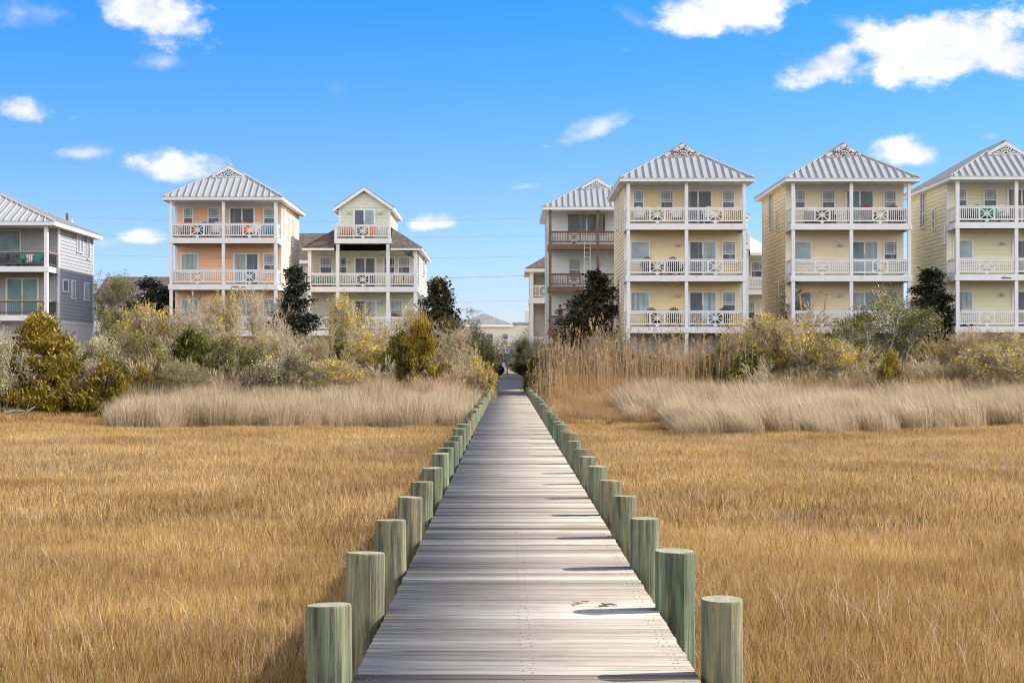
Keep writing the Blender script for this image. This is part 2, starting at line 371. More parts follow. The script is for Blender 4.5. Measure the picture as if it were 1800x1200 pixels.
M['cedar'] = leafmat('golden_cedar', [(.07, .06, .010), (.22, .155, .018), (.34, .23, .022), (.13, .11, .015), (.42, .28, .04)])
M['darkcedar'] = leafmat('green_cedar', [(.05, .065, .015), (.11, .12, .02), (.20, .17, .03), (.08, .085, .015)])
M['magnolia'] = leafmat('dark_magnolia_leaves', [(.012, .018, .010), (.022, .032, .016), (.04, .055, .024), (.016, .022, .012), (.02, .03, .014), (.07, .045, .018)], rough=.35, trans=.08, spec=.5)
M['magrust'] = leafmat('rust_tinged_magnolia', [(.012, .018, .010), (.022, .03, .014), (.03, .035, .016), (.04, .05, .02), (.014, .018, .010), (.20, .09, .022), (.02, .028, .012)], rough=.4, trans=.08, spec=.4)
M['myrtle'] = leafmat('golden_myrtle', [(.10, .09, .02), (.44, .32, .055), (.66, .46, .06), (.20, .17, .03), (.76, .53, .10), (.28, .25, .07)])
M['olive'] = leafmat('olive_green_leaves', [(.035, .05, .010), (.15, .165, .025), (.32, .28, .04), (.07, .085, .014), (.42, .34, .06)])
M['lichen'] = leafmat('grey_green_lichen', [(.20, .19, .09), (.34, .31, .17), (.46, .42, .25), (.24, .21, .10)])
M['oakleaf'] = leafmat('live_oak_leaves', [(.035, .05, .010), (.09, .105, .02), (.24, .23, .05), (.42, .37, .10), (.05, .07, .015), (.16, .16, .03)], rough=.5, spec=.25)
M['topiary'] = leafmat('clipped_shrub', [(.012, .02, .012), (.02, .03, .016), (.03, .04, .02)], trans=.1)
M['hazegreen'] = leafmat('mist_pale_bush', [(.30, .30, .26), (.40, .39, .34), (.34, .33, .27)])  # grey mist put into the leaf colour as pale tones

# ------------------------------------------------------------------ terrain, boardwalk
def sstep(a, b, x):
    t = np.clip((np.asarray(x, float)-a)/(b-a), 0, 1); return t*t*(3-2*t)
def gz(x, y):
    x = np.asarray(x, float); y = np.asarray(y, float)
    rise = 1.82*sstep(72, 99, y) + .35*sstep(104, 118, y); cor = 1-sstep(1.5, 3.4, np.abs(x-.1))      # a low corridor under the boardwalk, filled by the ramp
    low = .62*sstep(80, 112, y)+1.5*sstep(119, 131, y)
    return -1.12 + .04*np.sin(x*.7+y*.31)*(1-cor) + rise*(1-cor)+np.minimum(rise, low)*cor
def ground():
    xs = np.unique(np.concatenate([np.linspace(-60, 60, 81), np.linspace(-5, 5, 41), np.linspace(-1400, -60, 12), np.linspace(60, 1400, 12)]))
    ys = np.unique(np.concatenate([np.linspace(-40, 150, 120), np.linspace(150, 3500, 14)]))
    X, Y = np.meshgrid(xs, ys); Z = gz(X, Y); V = np.stack([X, Y, Z], -1).reshape(-1, 3)
    n, k = len(ys), len(xs); i, j = np.meshgrid(np.arange(n-1), np.arange(k-1), indexing='ij'); a = (i*k+j).ravel()
    tag(link('ground', np_mesh('ground', V, [np.stack([a, a+1, a+k+1, a+k], -1)], [M['ground']], smooth=True)), kind='structure')
ground()
BX, BW = .1, .915                                   # boardwalk centre line and half width
def boardwalk():
    rng = random.Random(5)
    t = thing('boardwalk', 'long straight boardwalk of bleached grey planks running to the houses', 'boardwalk', (BX, 0, 0))
    V, F, tone = [], [], []
    y = 1.5; pitch = .1446
    while y < 118:
        l = BW+rng.uniform(-.005, .006); r = BW+rng.uniform(-.005, .006); g = rng.uniform(.012, .026); dz = rng.uniform(-.002, .002); sk = rng.uniform(-.0015, .0015)
        b = len(V); y0, y1 = y+g/2, y+pitch-g/2
        e = .004
        for z, d in ((-.038, 0), (dz-e, 0), (dz, e)):
            V += [(-l, y0+sk+d, z), (r, y0-sk+d, z), (r, y1-sk-d, z), (-l, y1+sk-d, z)]
        F += [(b+8, b+9, b+10, b+11)]
        for k in (0, 4):
            for i in range(4): F.append((b+k+i, b+k+(i+1) % 4, b+k+4+(i+1) % 4, b+k+4+i))
        tone += [min(1, max(0, rng.gauss(.56, .28)))]*9
        y += pitch
    me = np_mesh('planks', V, [np.array(F)], [M['deck']])
    a = me.attributes.new('tone', 'FLOAT', 'FACE'); a.data.foreach_set('value', np.array(tone, np.float32))
    link('planks', me, t)
    nl = MB(); yy = 1.5; nrng = random.Random(8)
    while yy < 17:
        for x in (-.84, -.8, -.02, .03, .81, .85):
            y0 = yy+pitch*(.25 if round(x*100) % 2 else .72); q = nrng.uniform(-.01, .01); y0 += nrng.uniform(-.012, .012); nl.box(x+q-.0032, x+q+.0032, y0-.004, y0+.004, .0, .0035)
        yy += pitch
    o = nl.build('nail_heads', M['rustnail'], t); o['kind'] = 'stuff'
    for x in (-.84, 0, .84):
        s = MB(); s.box(x-.04, x+.04, 1.5, 118, -.29, -.0385); s.build('stringer', M['brownwood'] if x == 0 else M['greytimber'], t)
    yy = 1.68
    while yy < 97: s = MB(); s.box(-1.0, 1.0, yy-.07, yy+.07, -.46, -.2915); yy += 2.44; s.build('crossbeam', M['greytimber'], t)
    s = MB()                                        # ramp up to the sand
    n = 60
    for i in range(n):
        a0, a1 = i/n, (i+.93)/n
        s.slab([(-.93, 118+12*a0, .75*a0+.002), (.93, 118+12*a0, .75*a0+.002), (.93, 118+12*a1, .75*a1+.002), (-.93, 118+12*a1, .75*a1+.002)], (0, 0, -.04))
    s.build('ramp', M['deckplain'], t)
    s = MB()
    for x in (-.9, .9): s.slab([(x-.03, 118, -.3), (x+.03, 118, -.3), (x+.03, 130, .45), (x-.03, 130, .45)], (0, 0, .25))
    s.build('ramp_stringer', M['greytimber'], t)
M['rustnail'] = paint('rusty_nail', (.19, .15, .12), .9, spec=.05)
M['greytimber'] = paint('weathered_timber', (.20, .165, .12), .85, .3, 5)
M['deckplain'] = paint('bleached_ramp_boards', (.42, .38, .34), .8, .25, 6)
boardwalk()
ORD = ['nearest', 'second', 'third', 'fourth', 'fifth', 'sixth', 'seventh', 'eighth', 'ninth', 'tenth', 'eleventh', 'twelfth', 'thirteenth', 'fourteenth',
       'fifteenth', 'sixteenth', 'seventeenth', 'eighteenth', 'nineteenth', 'twentieth']
TENS = {20: 'twenty', 30: 'thirty'}
def ordw(i):
    if i < 20: return ORD[i]
    n = i+1
    if n % 10 == 0: return {30: 'thirtieth', 40: 'fortieth'}[n]
    u = ['', 'first', 'second', 'third', 'fourth', 'fifth', 'sixth', 'seventh', 'eighth', 'ninth'][n % 10]
    return TENS[n//10*10]+'-'+u
def piles():
    rng = random.Random(11)
    DL = [.238, .258, .248, .239, .245, .25, .235, .25]; DR = [.226, .272, .232, .231, .25, .24, .23, .235]
    for side in (-1, 1):
        for k in range(-2, 37):
            y = (9.0 if side < 0 else 9.13)+2.44*k+rng.uniform(-.04, .04)
            r = ((DL if side < 0 else DR)[k] if 0 <= k < 8 else rng.uniform(.225, .265))/2
            top = .40+rng.uniform(-.035, .035) if k > 3 else .40+rng.uniform(-.006, .006)
            if k < 0: continue
            base = float(gz(0, y))-.35
            n = 20; V = []; prof = [(1.05, base), (1.0, -.2), (1.0, top-.012), (.975, top)]
            ph = [rng.uniform(-.03, .03) for _ in range(n)]
            for fr, z in prof:
                for i in range(n):
                    a = 2*math.pi*i/n; q = r*(fr+ph[i]*.6)
                    V.append((q*math.cos(a), q*math.sin(a), z+(math.sin(a*1+k)*.004 if z > 0 else 0)))
            b = MB(); fs = []
            for kk in range(len(prof)-1):
                for i in range(n): fs.append((kk*n+i, kk*n+(i+1) % n, (kk+1)*n+(i+1) % n, (kk+1)*n+i))
            b.add(V, fs, 0); b.add(V[-n:], [tuple(range(n))], 1)
            x = BX+side*(BW+r+.002)+rng.uniform(0, .012)*side-(.02 if side > 0 and k > 0 else 0)+(.015 if side > 0 and k == 0 else 0)
            o = b.build('timber_pile', [M['pile'], M['endgrain']], None, loc=(x, y, 0))
            o.rotation_euler = (rng.uniform(-.014, .014), rng.uniform(-.014, .014), rng.uniform(0, 6))
            tag(o, 'weathered green pile, %s the camera in the %s row along the boardwalk' % (ordw(k)+(' to' if k == 0 else ' from'), 'left' if side < 0 else 'right'),
                'pile', 'round timber piles lining the boardwalk')
piles()
def debris():
    rng = random.Random(3)
    for nm, cx, y, n in (('small clump of dry brown leaf litter on the boardwalk planks, the larger one', .66, 11.75, 9), ('tiny scrap of brown bark lying on the planks beside the larger litter clump', .50, 11.85, 4)):
        b = MB()
        for i in range(n):
            p = Vector((cx+rng.gauss(0, .035), y+rng.gauss(0, .03), .012)); a = rng.uniform(0, 6.28); l = rng.uniform(.01, .03)
            d = Vector((math.cos(a), math.sin(a), rng.uniform(-.2, .3)))*l
            b.bar(p-d, p+d, .012, .005)
        tag(b.build('leaf_litter', M['soffitlight']), nm, 'leaf litter')
M['soffitlight'] = paint('dry_bark', (.22, .11, .05), .9, .4, 20)
debris()

# ------------------------------------------------------------------ house kit (local coordinates: x along the front, y back, z up, origin on the front left corner at deck z=0 level)
def faceT(kind, c):
    if kind == 'front': return lambda u, n, z: (u, c-n, z)
    if kind == 'left': return lambda u, n, z: (c-n, u, z)
    if kind == 'right': return lambda u, n, z: (c+n, u, z)
def siding(parent, mat, face, u0, u1, z0, z1, name='wall', clip=None, lap=.225, pr=.038):
    b = MB(faceT(*face)); z = z0
    b.add([(u0, -.02, z0), (u1, -.02, z0), (u1, -.02, z1), (u0, -.02, z1)], [(0, 1, 2, 3)]) if clip is None else None
    while z < z1-1e-3:
        zt = min(z+lap, z1)
        if clip: a0, a1 = clip(z); c0, c1 = clip(zt)
        else: a0, a1, c0, c1 = u0, u1, u0, u1
        b.add([(a0, pr, z), (a1, pr, z), (c1, .002, zt), (c0, .002, zt)], [(0, 1, 2, 3)])
        b.add([(a0, -.02, z), (a1, -.02, z), (a1, pr, z), (a0, pr, z)], [(0, 1, 2, 3)])
        z = zt
    return b.build(name, mat, parent)
def window(parent, face, u0, u1, z0, z1, pane, kind='sash', frame='trim', muntins=True):
    """kind: sash (two lights, upper with edge muntins), slider (patio door), picture"""
    fw = .085; T0 = faceT(*face); T1 = lambda u, n, z: T0(u, n+.03, z)        # everything stands proud of the lap siding
    b = MB(T1); P = MB(T1)
    b.box(u0-fw, u1+fw, .0, .065, z1, z1+fw); b.box(u0-fw, u0, .0, .06, z0, z1); b.box(u1, u1+fw, .0, .06, z0, z1)
    b.box(u0-fw-.02, u1+fw+.02, .0, .085, z0-fw, z0)
    P.box(u0, u1, .022, .034, z0, z1)
    panes = pane if isinstance(pane, tuple) else (pane, pane)
    if kind == 'sash':
        zm = z0+(z1-z0)*.42; b.box(u0, u1, .034, .055, zm-.025, zm+.025)
        if muntins:
            for q in (.18, .82):
                x = u0+(u1-u0)*q; b.box(x-.009, x+.009, .034, .046, zm+.025, z1)
            for q in (.2, .85): z = zm+(z1-zm)*q; b.box(u0, u1, .0345, .045, z-.009, z+.009)
        P = MB(T1); P.box(u0, u1, .022, .034, zm, z1, 0); P.box(u0, u1, .022, .0335, z0, zm, 1)
    elif kind == 'slider':
        um = (u0+u1)/2; b.box(um-.045, um+.045, .034, .058, z0, z1)
        b.box(u0, u0+.04, .034, .05, z0, z1); b.box(u1-.04, u1, .034, .05, z0, z1)
        P = MB(T1); P.box(u0, um, .022, .034, z0, z1, 0); P.box(um, u1, .022, .0335, z0, z1, 1)
    f = b.build('sliding_door' if kind == 'slider' else 'window', M[frame], parent)
    P.build('pane', [M[panes[0]], M[panes[1]]], f)
    if kind == 'slider':
        h = MB(T1); um = (u0+u1)/2; h.box(um-.02, um, .058, .09, z0+.95, z0+1.2); h.build('handle', M['black'], f)
    return f
def railing(parent, face, u0, u1, z, mat, panel=True, h=.92, railmat=None, pick=.115, bw=.036):
    """top rail, bottom rail, pickets and the crossed panel in the middle; n = 0 is the rail's outer face"""
    b = MB(faceT(*face)); zt = z+h; zb = z+.13
    b.box(u0, u1, -.10, .02, zt-.05, zt, 1 if railmat else 0); b.box(u0, u1, -.065, -.015, zt-.14, zt-.0505); b.box(u0, u1, -.065, -.015, zb, zb+.08)
    c = (u0+u1)/2; pw = .40
    z0, z1 = zb+.08, zt-.14
    n = max(1, int(round((u1-u0)/pick))); d = (u1-u0)/n
    for i in range(n):
        u = u0+(i+.5)*d
        if panel and abs(u-c) < pw+.02: continue
        b.box(u-bw/2, u+bw/2, -.058, -.022, z0, z1)
    if panel:
        cz = (z0+z1)/2; hz = (z1-z0)/2
        for s in (-1, 1): b.box(c+s*pw-.03, c+s*pw+.03, -.062, -.018, z0, z1)
        q = -.04
        b.bar((c-pw+.03, q, z0), (c+pw-.03, q, z1), .05, .03, (0, 1, 0)); b.bar((c-pw+.03, q+.004, z1), (c+pw-.03, q+.004, z0), .05, .03, (0, 1, 0))
        b.bar((c-pw+.03, q+.008, cz), (c+pw-.03, q+.008, cz), .03, .04, (0, 1, 0)); b.bar((c, q+.012, z0), (c, q+.012, z1), .03, .04, (0, 1, 0))
        k = .17
        pts = [(c-k, q-.004, cz), (c, q-.004, cz+k), (c+k, q-.004, cz), (c, q-.004, cz-k)]
        for i in range(4): b.bar(pts[i], pts[(i+1) % 4], .03, .03, (0, 1, 0))
        b.add([(c-.13, -.06, zb), (c+.13, -.06, zb), (c+.05, -.06, z+.03), (c-.05, -.06, z+.03), (c-.13, -.02, zb), (c+.13, -.02, zb), (c+.05, -.02, z+.03), (c-.05, -.02, z+.03)],
              [(0, 1, 2, 3), (7, 6, 5, 4), (0, 4, 5, 1), (2, 6, 7, 3), (3, 7, 4, 0), (1, 5, 6, 2)])
    return b.build('railing', [M[mat], M[railmat or mat]], parent)
def barn_lamp(parent, face, u, z, mat='fixture'):
    b = MB(faceT(*face)); b.box(u-.06, u+.06, .02, .06, z-.08, z+.1); b.bar((u, .06, z+.05), (u, .22, z+.1), .03, .03)
    n = 10; vs = []
    for r, zz in ((.05, .12), (.06, .04), (.17, -.06)):
        for i in range(n): a = 2*math.pi*i/n; vs.append((u+r*math.cos(a), .24+r*math.sin(a), z+zz))
    b.add(vs, [(k*n+i, k*n+(i+1) % n, (k+1)*n+(i+1) % n, (k+1)*n+i) for k in range(2) for i in range(n)]+[tuple(range(n))])
    return b.build('wall_lamp', M[mat], parent)
def balcony(parent, x0, x1, y0, y1, zt, mat, th=.34, under='soffitwood', sides=(1, 1)):
    b = MB()
    b.box(x0+.06, x1-.06, y0+.06, y1, zt-.06, zt, 0)                       # floor boards
    y = y0+.1
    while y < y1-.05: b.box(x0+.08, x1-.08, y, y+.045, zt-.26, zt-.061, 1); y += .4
    b.box(x0, x1, y0, y0+.058, zt-th, zt+.004, 2)
    for s, xx in ((0, x0), (1, x1-.058)):
        if sides[s]: b.box(xx, xx+.058, y0+.0585, y1, zt-th, zt+.004, 2)
    return b.build('balcony', [M['greytimber'], M[under], M[mat]], parent)
def hip_gablet_roof(parent, W, D, ze, t=.6, o=.42, dg=2.9, mat='roof', trim='white', rusty_=False, ribs=.41):
    b = MB(); rib = MB(); H = W/2+o; zr = ze+t*H; c = W/2; zg = ze+t*dg
    e = [(-o, -o), (W+o, -o), (W+o, D+o), (-o, D+o)]
    p = [(x, y, ze) for x, y in e]
    gl, gr = (c-(H-dg), -o+dg, zg), (c+(H-dg), -o+dg, zg)
    ov = .42                                                                # the gablet's roof runs forward over its ornament
    rf = (c, -o+dg-ov, zr); rb = (c, D+o-H, zr)
    dn = (0, 0, -.05)
    b.slab([p[0], p[1], gr, gl], dn)
    b.slab([p[1], p[2], rb, (c, -o+dg, zr), gr], dn); b.slab([p[3], p[0], gl, (c, -o+dg, zr), rb], dn); b.slab([p[2], p[3], rb], dn)
    hw = H-dg+.16
    for s in (-1, 1):                                                       # forward wings
        b.slab([(c, -o+dg, zr), (c, -o+dg-ov, zr), (c+s*hw, -o+dg-ov, zr-t*hw), (c+s*hw, -o+dg, zr-t*hw)], (0, 0, -.045))
    rw, rh = .026, .085
    x = -o+ribs/2
    while x < W+o:
        q = min(dg, x+o, W+o-x)
        if q > .1: rib.bar((x, -o, ze+rh/2), (x, -o+q, ze+t*q+rh/2), rw, rh)
        x += ribs
    y = -o+ribs/2
    while y < D+o:
        qf = y+o
        q = qf if qf < dg else H
        q = min(q, H, D+o-y)
        if q > .1:
            for s in (-1, 1): xo = c+s*H; rib.bar((xo, y, ze+rh/2), (xo-s*q, y, ze+t*q+rh/2), rw, rh, (0, 0, 1))
        y += ribs
    caps = [(p[0], gl), (p[1], gr), ((c, -o+dg-ov, zr), rb), (p[2], rb), (p[3], rb)]
    for a, d in caps: rib.bar((a[0], a[1], a[2]+.03), (d[0], d[1], d[2]+.03), .16, .06)
    rf_ = b.build('roof', M[mat], parent)
    rib.build('seams', M[mat], rf_)
    f = MB(); fh = .2
    f.box(-o, W+o, -o-.001, -o+.03, ze-fh, ze-.052); f.box(-o, W+o, D+o-.03, D+o, ze-fh, ze-.052)
    f.box(-o, -o+.03, -o+.0305, D+o-.0305, ze-fh, ze-.052); f.box(W+o-.03, W+o, -o+.0305, D+o-.0305, ze-fh, ze-.052)
    f.box(-o+.031, W+o-.031, -o+.031, D+o-.031, ze-fh+.02, ze-fh+.05)
    f.build('fascia', M[trim], rf_)
    # gablet wall and its fan ornament
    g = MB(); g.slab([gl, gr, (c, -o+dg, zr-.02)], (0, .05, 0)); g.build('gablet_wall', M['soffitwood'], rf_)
    om = MB(); yy = -o+dg-ov-.02; B = hw; zb = zr-t*hw
    for s in (-1, 1): om.bar((c, yy, zr-.10), (c+s*B, yy, zb-.10), .04, .2, (0, 1, 0)) if False else om.slab([(c, yy, zr-.045), (c+s*B, yy, zb-.045), (c+s*B, yy, zb-.20), (c, yy, zr-.25)], (0, .04, 0))
    om.box(c-B*.98, c+B*.98, yy+.004, yy+.036, zb-.20, zb-.11)
    z0 = zb-.11; hh = (zr-.2)-z0
    for i in range(7):                                                      # fan spokes
        a = math.pi*(i+.5)/7; r1 = min(hh*.98, hh*1.0)
        ex, ez = math.cos(a), math.sin(a)
        rr = r1/max(ez+abs(ex)*t, .2)*.98
        om.bar((c+.13*ex, yy+.015, z0+.13*ez), (c+min(rr, 1.5)*ex, yy+.015, z0+min(rr, 1.5)*ez), .035, .03, (0, 1, 0))
    for rad, wd in ((.13, .05), (hh*.55, .05), (hh*.74, .03)):
        pr = [(c+rad*math.cos(math.pi*k/12), yy+.02, z0+rad*math.sin(math.pi*k/12)) for k in range(13)]
        for k in range(12): om.bar(pr[k], pr[k+1], wd, .035, (0, 1, 0))
    for s in (-1, 1):
        cx = c+s*B*.56; rad = .15
        pr = [(cx+rad*math.cos(2*math.pi*k/10), yy+.02, z0+.13+rad*.8*math.sin(2*math.pi*k/10)) for k in range(11)]
        for k in range(10): om.bar(pr[k], pr[k+1], .05, .03, (0, 1, 0))
    om.build('gable_ornament', M['rusty' if rusty_ else trim], rf_)
    return rf_

FLOORS = (3.79, 6.69, 9.59)
def house_a(name, label, X0, Y, wall, trim='white', rail='white', dz=0, rusty_=False, panes=None, layout='std', sidewin=None, W=6.72, D=11.1, p=2.0, ranch=False):
    t = thing(name, label, 'house', (X0, Y, dz))
    gz_ = .55-dz; ze = 12.12
    pn = dict(t1=('blind', 'dark'), t2=('blind', 'dark'), ts=('dark', 'dark'), t3=('blind', 'dark'), m1='pale', ms=('dark', 'pale'), m3=('blind', 'dark'), b1='pale', bs=('dark', 'pale'), b3=('blind', 'dark'))
    pn.update(panes or {})
    # walls: siding front (under the porch), two sides, back, enclosure below the first deck
    siding(t, M[wall], ('front', p), .0, W, 3.45, ze-.15)
    siding(t, M['enclosure'], ('front', p), .0, W, gz_, 3.45, name='ground_wall')
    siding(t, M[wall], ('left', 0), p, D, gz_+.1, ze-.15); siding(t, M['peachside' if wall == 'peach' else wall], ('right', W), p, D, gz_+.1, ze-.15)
    b = MB(); b.box(0.0, W, D-.02, D, gz_, ze-.15); b.build('wall', M[wall], t)
    tm_ = M['white' if trim == 'white' else 'trim']
    for x0, x1 in ((-.03, .13), (W-.13, W+.03)):
        for y0, y1 in ((p-.03, p+.13), (D-.13, D+.03)): c = MB(); c.box(x0, x1, y0, y1, gz_, ze-.2); c.build('corner_board', tm_, t)
    c = MB(); c.box(.13, W-.13, p-.032, p-.002, ze-.42, ze-.19); c.build('frieze_board', tm_, t)
    deck = []
    for i, z in enumerate(FLOORS):
        d = balcony(t, -.06, W+.06, -.04, p-.03, z, rail); deck.append(d)
        bays = [(.19, 3.27), (3.46, W-.19)]
        for a, e in bays: railing(d, ('front', .06), a, e, z, rail)
        for fc in (('left', .06), ('right', W-.06)): railing(d, fc, .2, p-.04, z, rail, panel=False)
        fl = i
    for x in (0, 3.27, W-.19):
        pm = MB(); zprev = gz_-.3
        for z in FLOORS: pm.box(x, x+.19, .02, .21, zprev, z-.341); pm.box(x+.003, x+.187, .023, .207, z-.341, z+.02); zprev = z+.02
        pm.box(x, x+.19, .02, .21, zprev, ze-.2); pm.build('post', M[trim], t)
    f = ('front', p)
    z = FLOORS[2]
    if layout == 'std':
        window(t, f, .56, 1.06, z+1.0, z+2.0, pn['t1']); window(t, f, 2.12, 2.76, z+1.0, z+2.0, pn['t2'])
        window(t, f, 3.46, 5.0, z+.08, z+2.0, pn['ts'], 'slider'); window(t, f, 5.66, 6.27, z+1.0, z+2.0, pn['t3'])
        for z, k in ((FLOORS[1], 'm'), (FLOORS[0], 'b')):
            window(t, f, .40, 1.40, z+.85, z+2.0, pn[k+'1'], 'picture'); window(t, f, 3.74, 5.26, z+.08, z+2.0, pn[k+'s'], 'slider')
            window(t, f, 5.66, 6.33, z+.85, z+2.0, pn[k+'3']); barn_lamp(t, f, 3.08, z+1.85)
    else:
        window(t, f, 1.35, 4.0, z+.9, z+2.2, ('dark', 'dark'), 'slider', frame='almond'); window(t, f, 6.0, 6.5, z+.1, z+1.9, ('dark', 'blind'), frame='almond')
        z = FLOORS[1]
        window(t, f, 1.5, 2.2, z+.75, z+1.95, ('blind', 'dark'), frame='almond', muntins=False); window(t, f, 4.6, 5.6, z+.1, z+1.95, ('dark', 'blind'), frame='almond')
        window(t, f, 6.0, 6.5, z+.1, z+1.95, ('dark', 'dark'), frame='almond'); barn_lamp(t, f, 3.5, z+1.7, 'almond')
        z = FLOORS[0]
        window(t, f, 1.5, 2.3, z+.8, z+2.0, ('teal_glass', 'dark'), frame='almond', muntins=False); window(t, f, 4.2, 5.7, z+.08, z+2.0, ('dark', 'pale'), 'slider', frame='almond')
    for (fc, u0, u1, z0, z1, pa) in (sidewin or []):
        window(t, (fc, 0 if fc == 'left' else W), u0, u1, z0, z1, pa, 'sash', muntins=False)
    hip_gablet_roof(t, W, D, ze, trim=trim if trim == 'white' else 'trim', rusty_=rusty_)
    m = MB(); m.box(-.1, W+.1, -.1, p, ze-.16, ze-.155); m.build('porch_ceiling', M['trim'], t)
    return t
M['almond'] = paint('almond_trim', (.62, .56, .45), .5, .06)
SWL = [('left', 6.9, 7.35, 9.9, 11.9, 'dark'), ('left', 7.5, 7.95, 9.9, 11.9, 'dark'), ('left', 4.6, 5.0, 9.6, 10.7, 'dark'), ('left', 4.4, 4.8, 5.4, 6.5, 'dark')]
SWR = [('right', 5.2, 5.55, 9.9, 11.3, 'blind'), ('right', 3.0, 3.35, 10.2, 11.6, 'blind'), ('right', 7.6, 8.0, 9.6, 11.3, 'blind')]
Y2, X2 = 106.7, (297.7-893)/28.12
Y4, X4 = 116.7, (964.6-893)/25.7
Y5, X5 = 96.0, (1101.7-893)/31.25
Y6, X6 = 96.0, (1391.7-893)/31.25
Y7, X7 = 95.0, (1681-893)/31.58
house_a('beach_house', 'three-storey peach beach house with white balconies and grey metal roof', X2, Y2, 'peach', sidewin=SWR,
        panes=dict(m1='drape', ms=('drape', 'dark'), b1='drape', bs=('drape', 'dark')))
house_a('beach_house', 'pale blue-grey three-storey beach house with dark brown timber posts and balconies', X4, Y4, 'bluegrey', trim='brownwood', rail='brownwood', dz=.3, layout='alt')
house_a('beach_house', 'three-storey yellow beach house with white balconies beside the blue-grey house', X5, Y5, 'yellow', rusty_=True, sidewin=SWL)
house_a('beach_house', 'three-storey cream beach house with white balconies, between the yellow and the pale green ones', X6, Y6, 'cream', rusty_=True, sidewin=SWL,
        panes=dict(t1=('blind', 'dark'), ts=('teal_glass', 'teal_glass'), t3='blind', m1='pale', ms=('teal_glass', 'drape'), m3=('blind', 'dark'), b1='blind', bs=('drape', 'drape'), b3=('blind', 'dark')))
house_a('beach_house', 'pale yellow-green three-storey beach house with white balconies at the edge of the photo', X7, Y7, 'palegreen', sidewin=SWL+[('left', 2.4, 2.75, 8.6, 9.5, 'pale')])

def plain_hip(parent, W, D, ze, t, o, mat, trim='white', fh=.2):
    b = MB(); H = min(W, D)/2+o; zr = ze+t*H
    p = [(-o, -o, ze), (W+o, -o, ze), (W+o, D+o, ze), (-o, D+o, ze)]
    if D >= W: r0, r1 = (W/2, -o+H, zr), (W/2, D+o-H, zr); fs = [[p[0], p[1], r0], [p[1], p[2], r1, r0], [p[2], p[3], r1], [p[3], p[0], r0, r1]]
    else: r0, r1 = (-o+H, D/2, zr), (W+o-H, D/2, zr); fs = [[p[0], p[1], r1, r0], [p[1], p[2], r1], [p[2], p[3], r0, r1], [p[3], p[0], r0]]
    for f in fs: b.slab(f, (0, 0, -.06))
    rf = b.build('roof', M[mat], parent)
    f = MB(); f.box(-o, W+o, -o-.001, -o+.03, ze-fh, ze-.062); f.box(-o, -o+.03, -o+.0305, D+o, ze-fh, ze-.062); f.box(W+o-.03, W+o, -o+.0305, D+o, ze-fh, ze-.062)
    f.box(-o+.031, W+o-.031, -o+.031, D+o, ze-fh+.02, ze-fh+.05); f.build('fascia', M[trim], rf)
    return rf
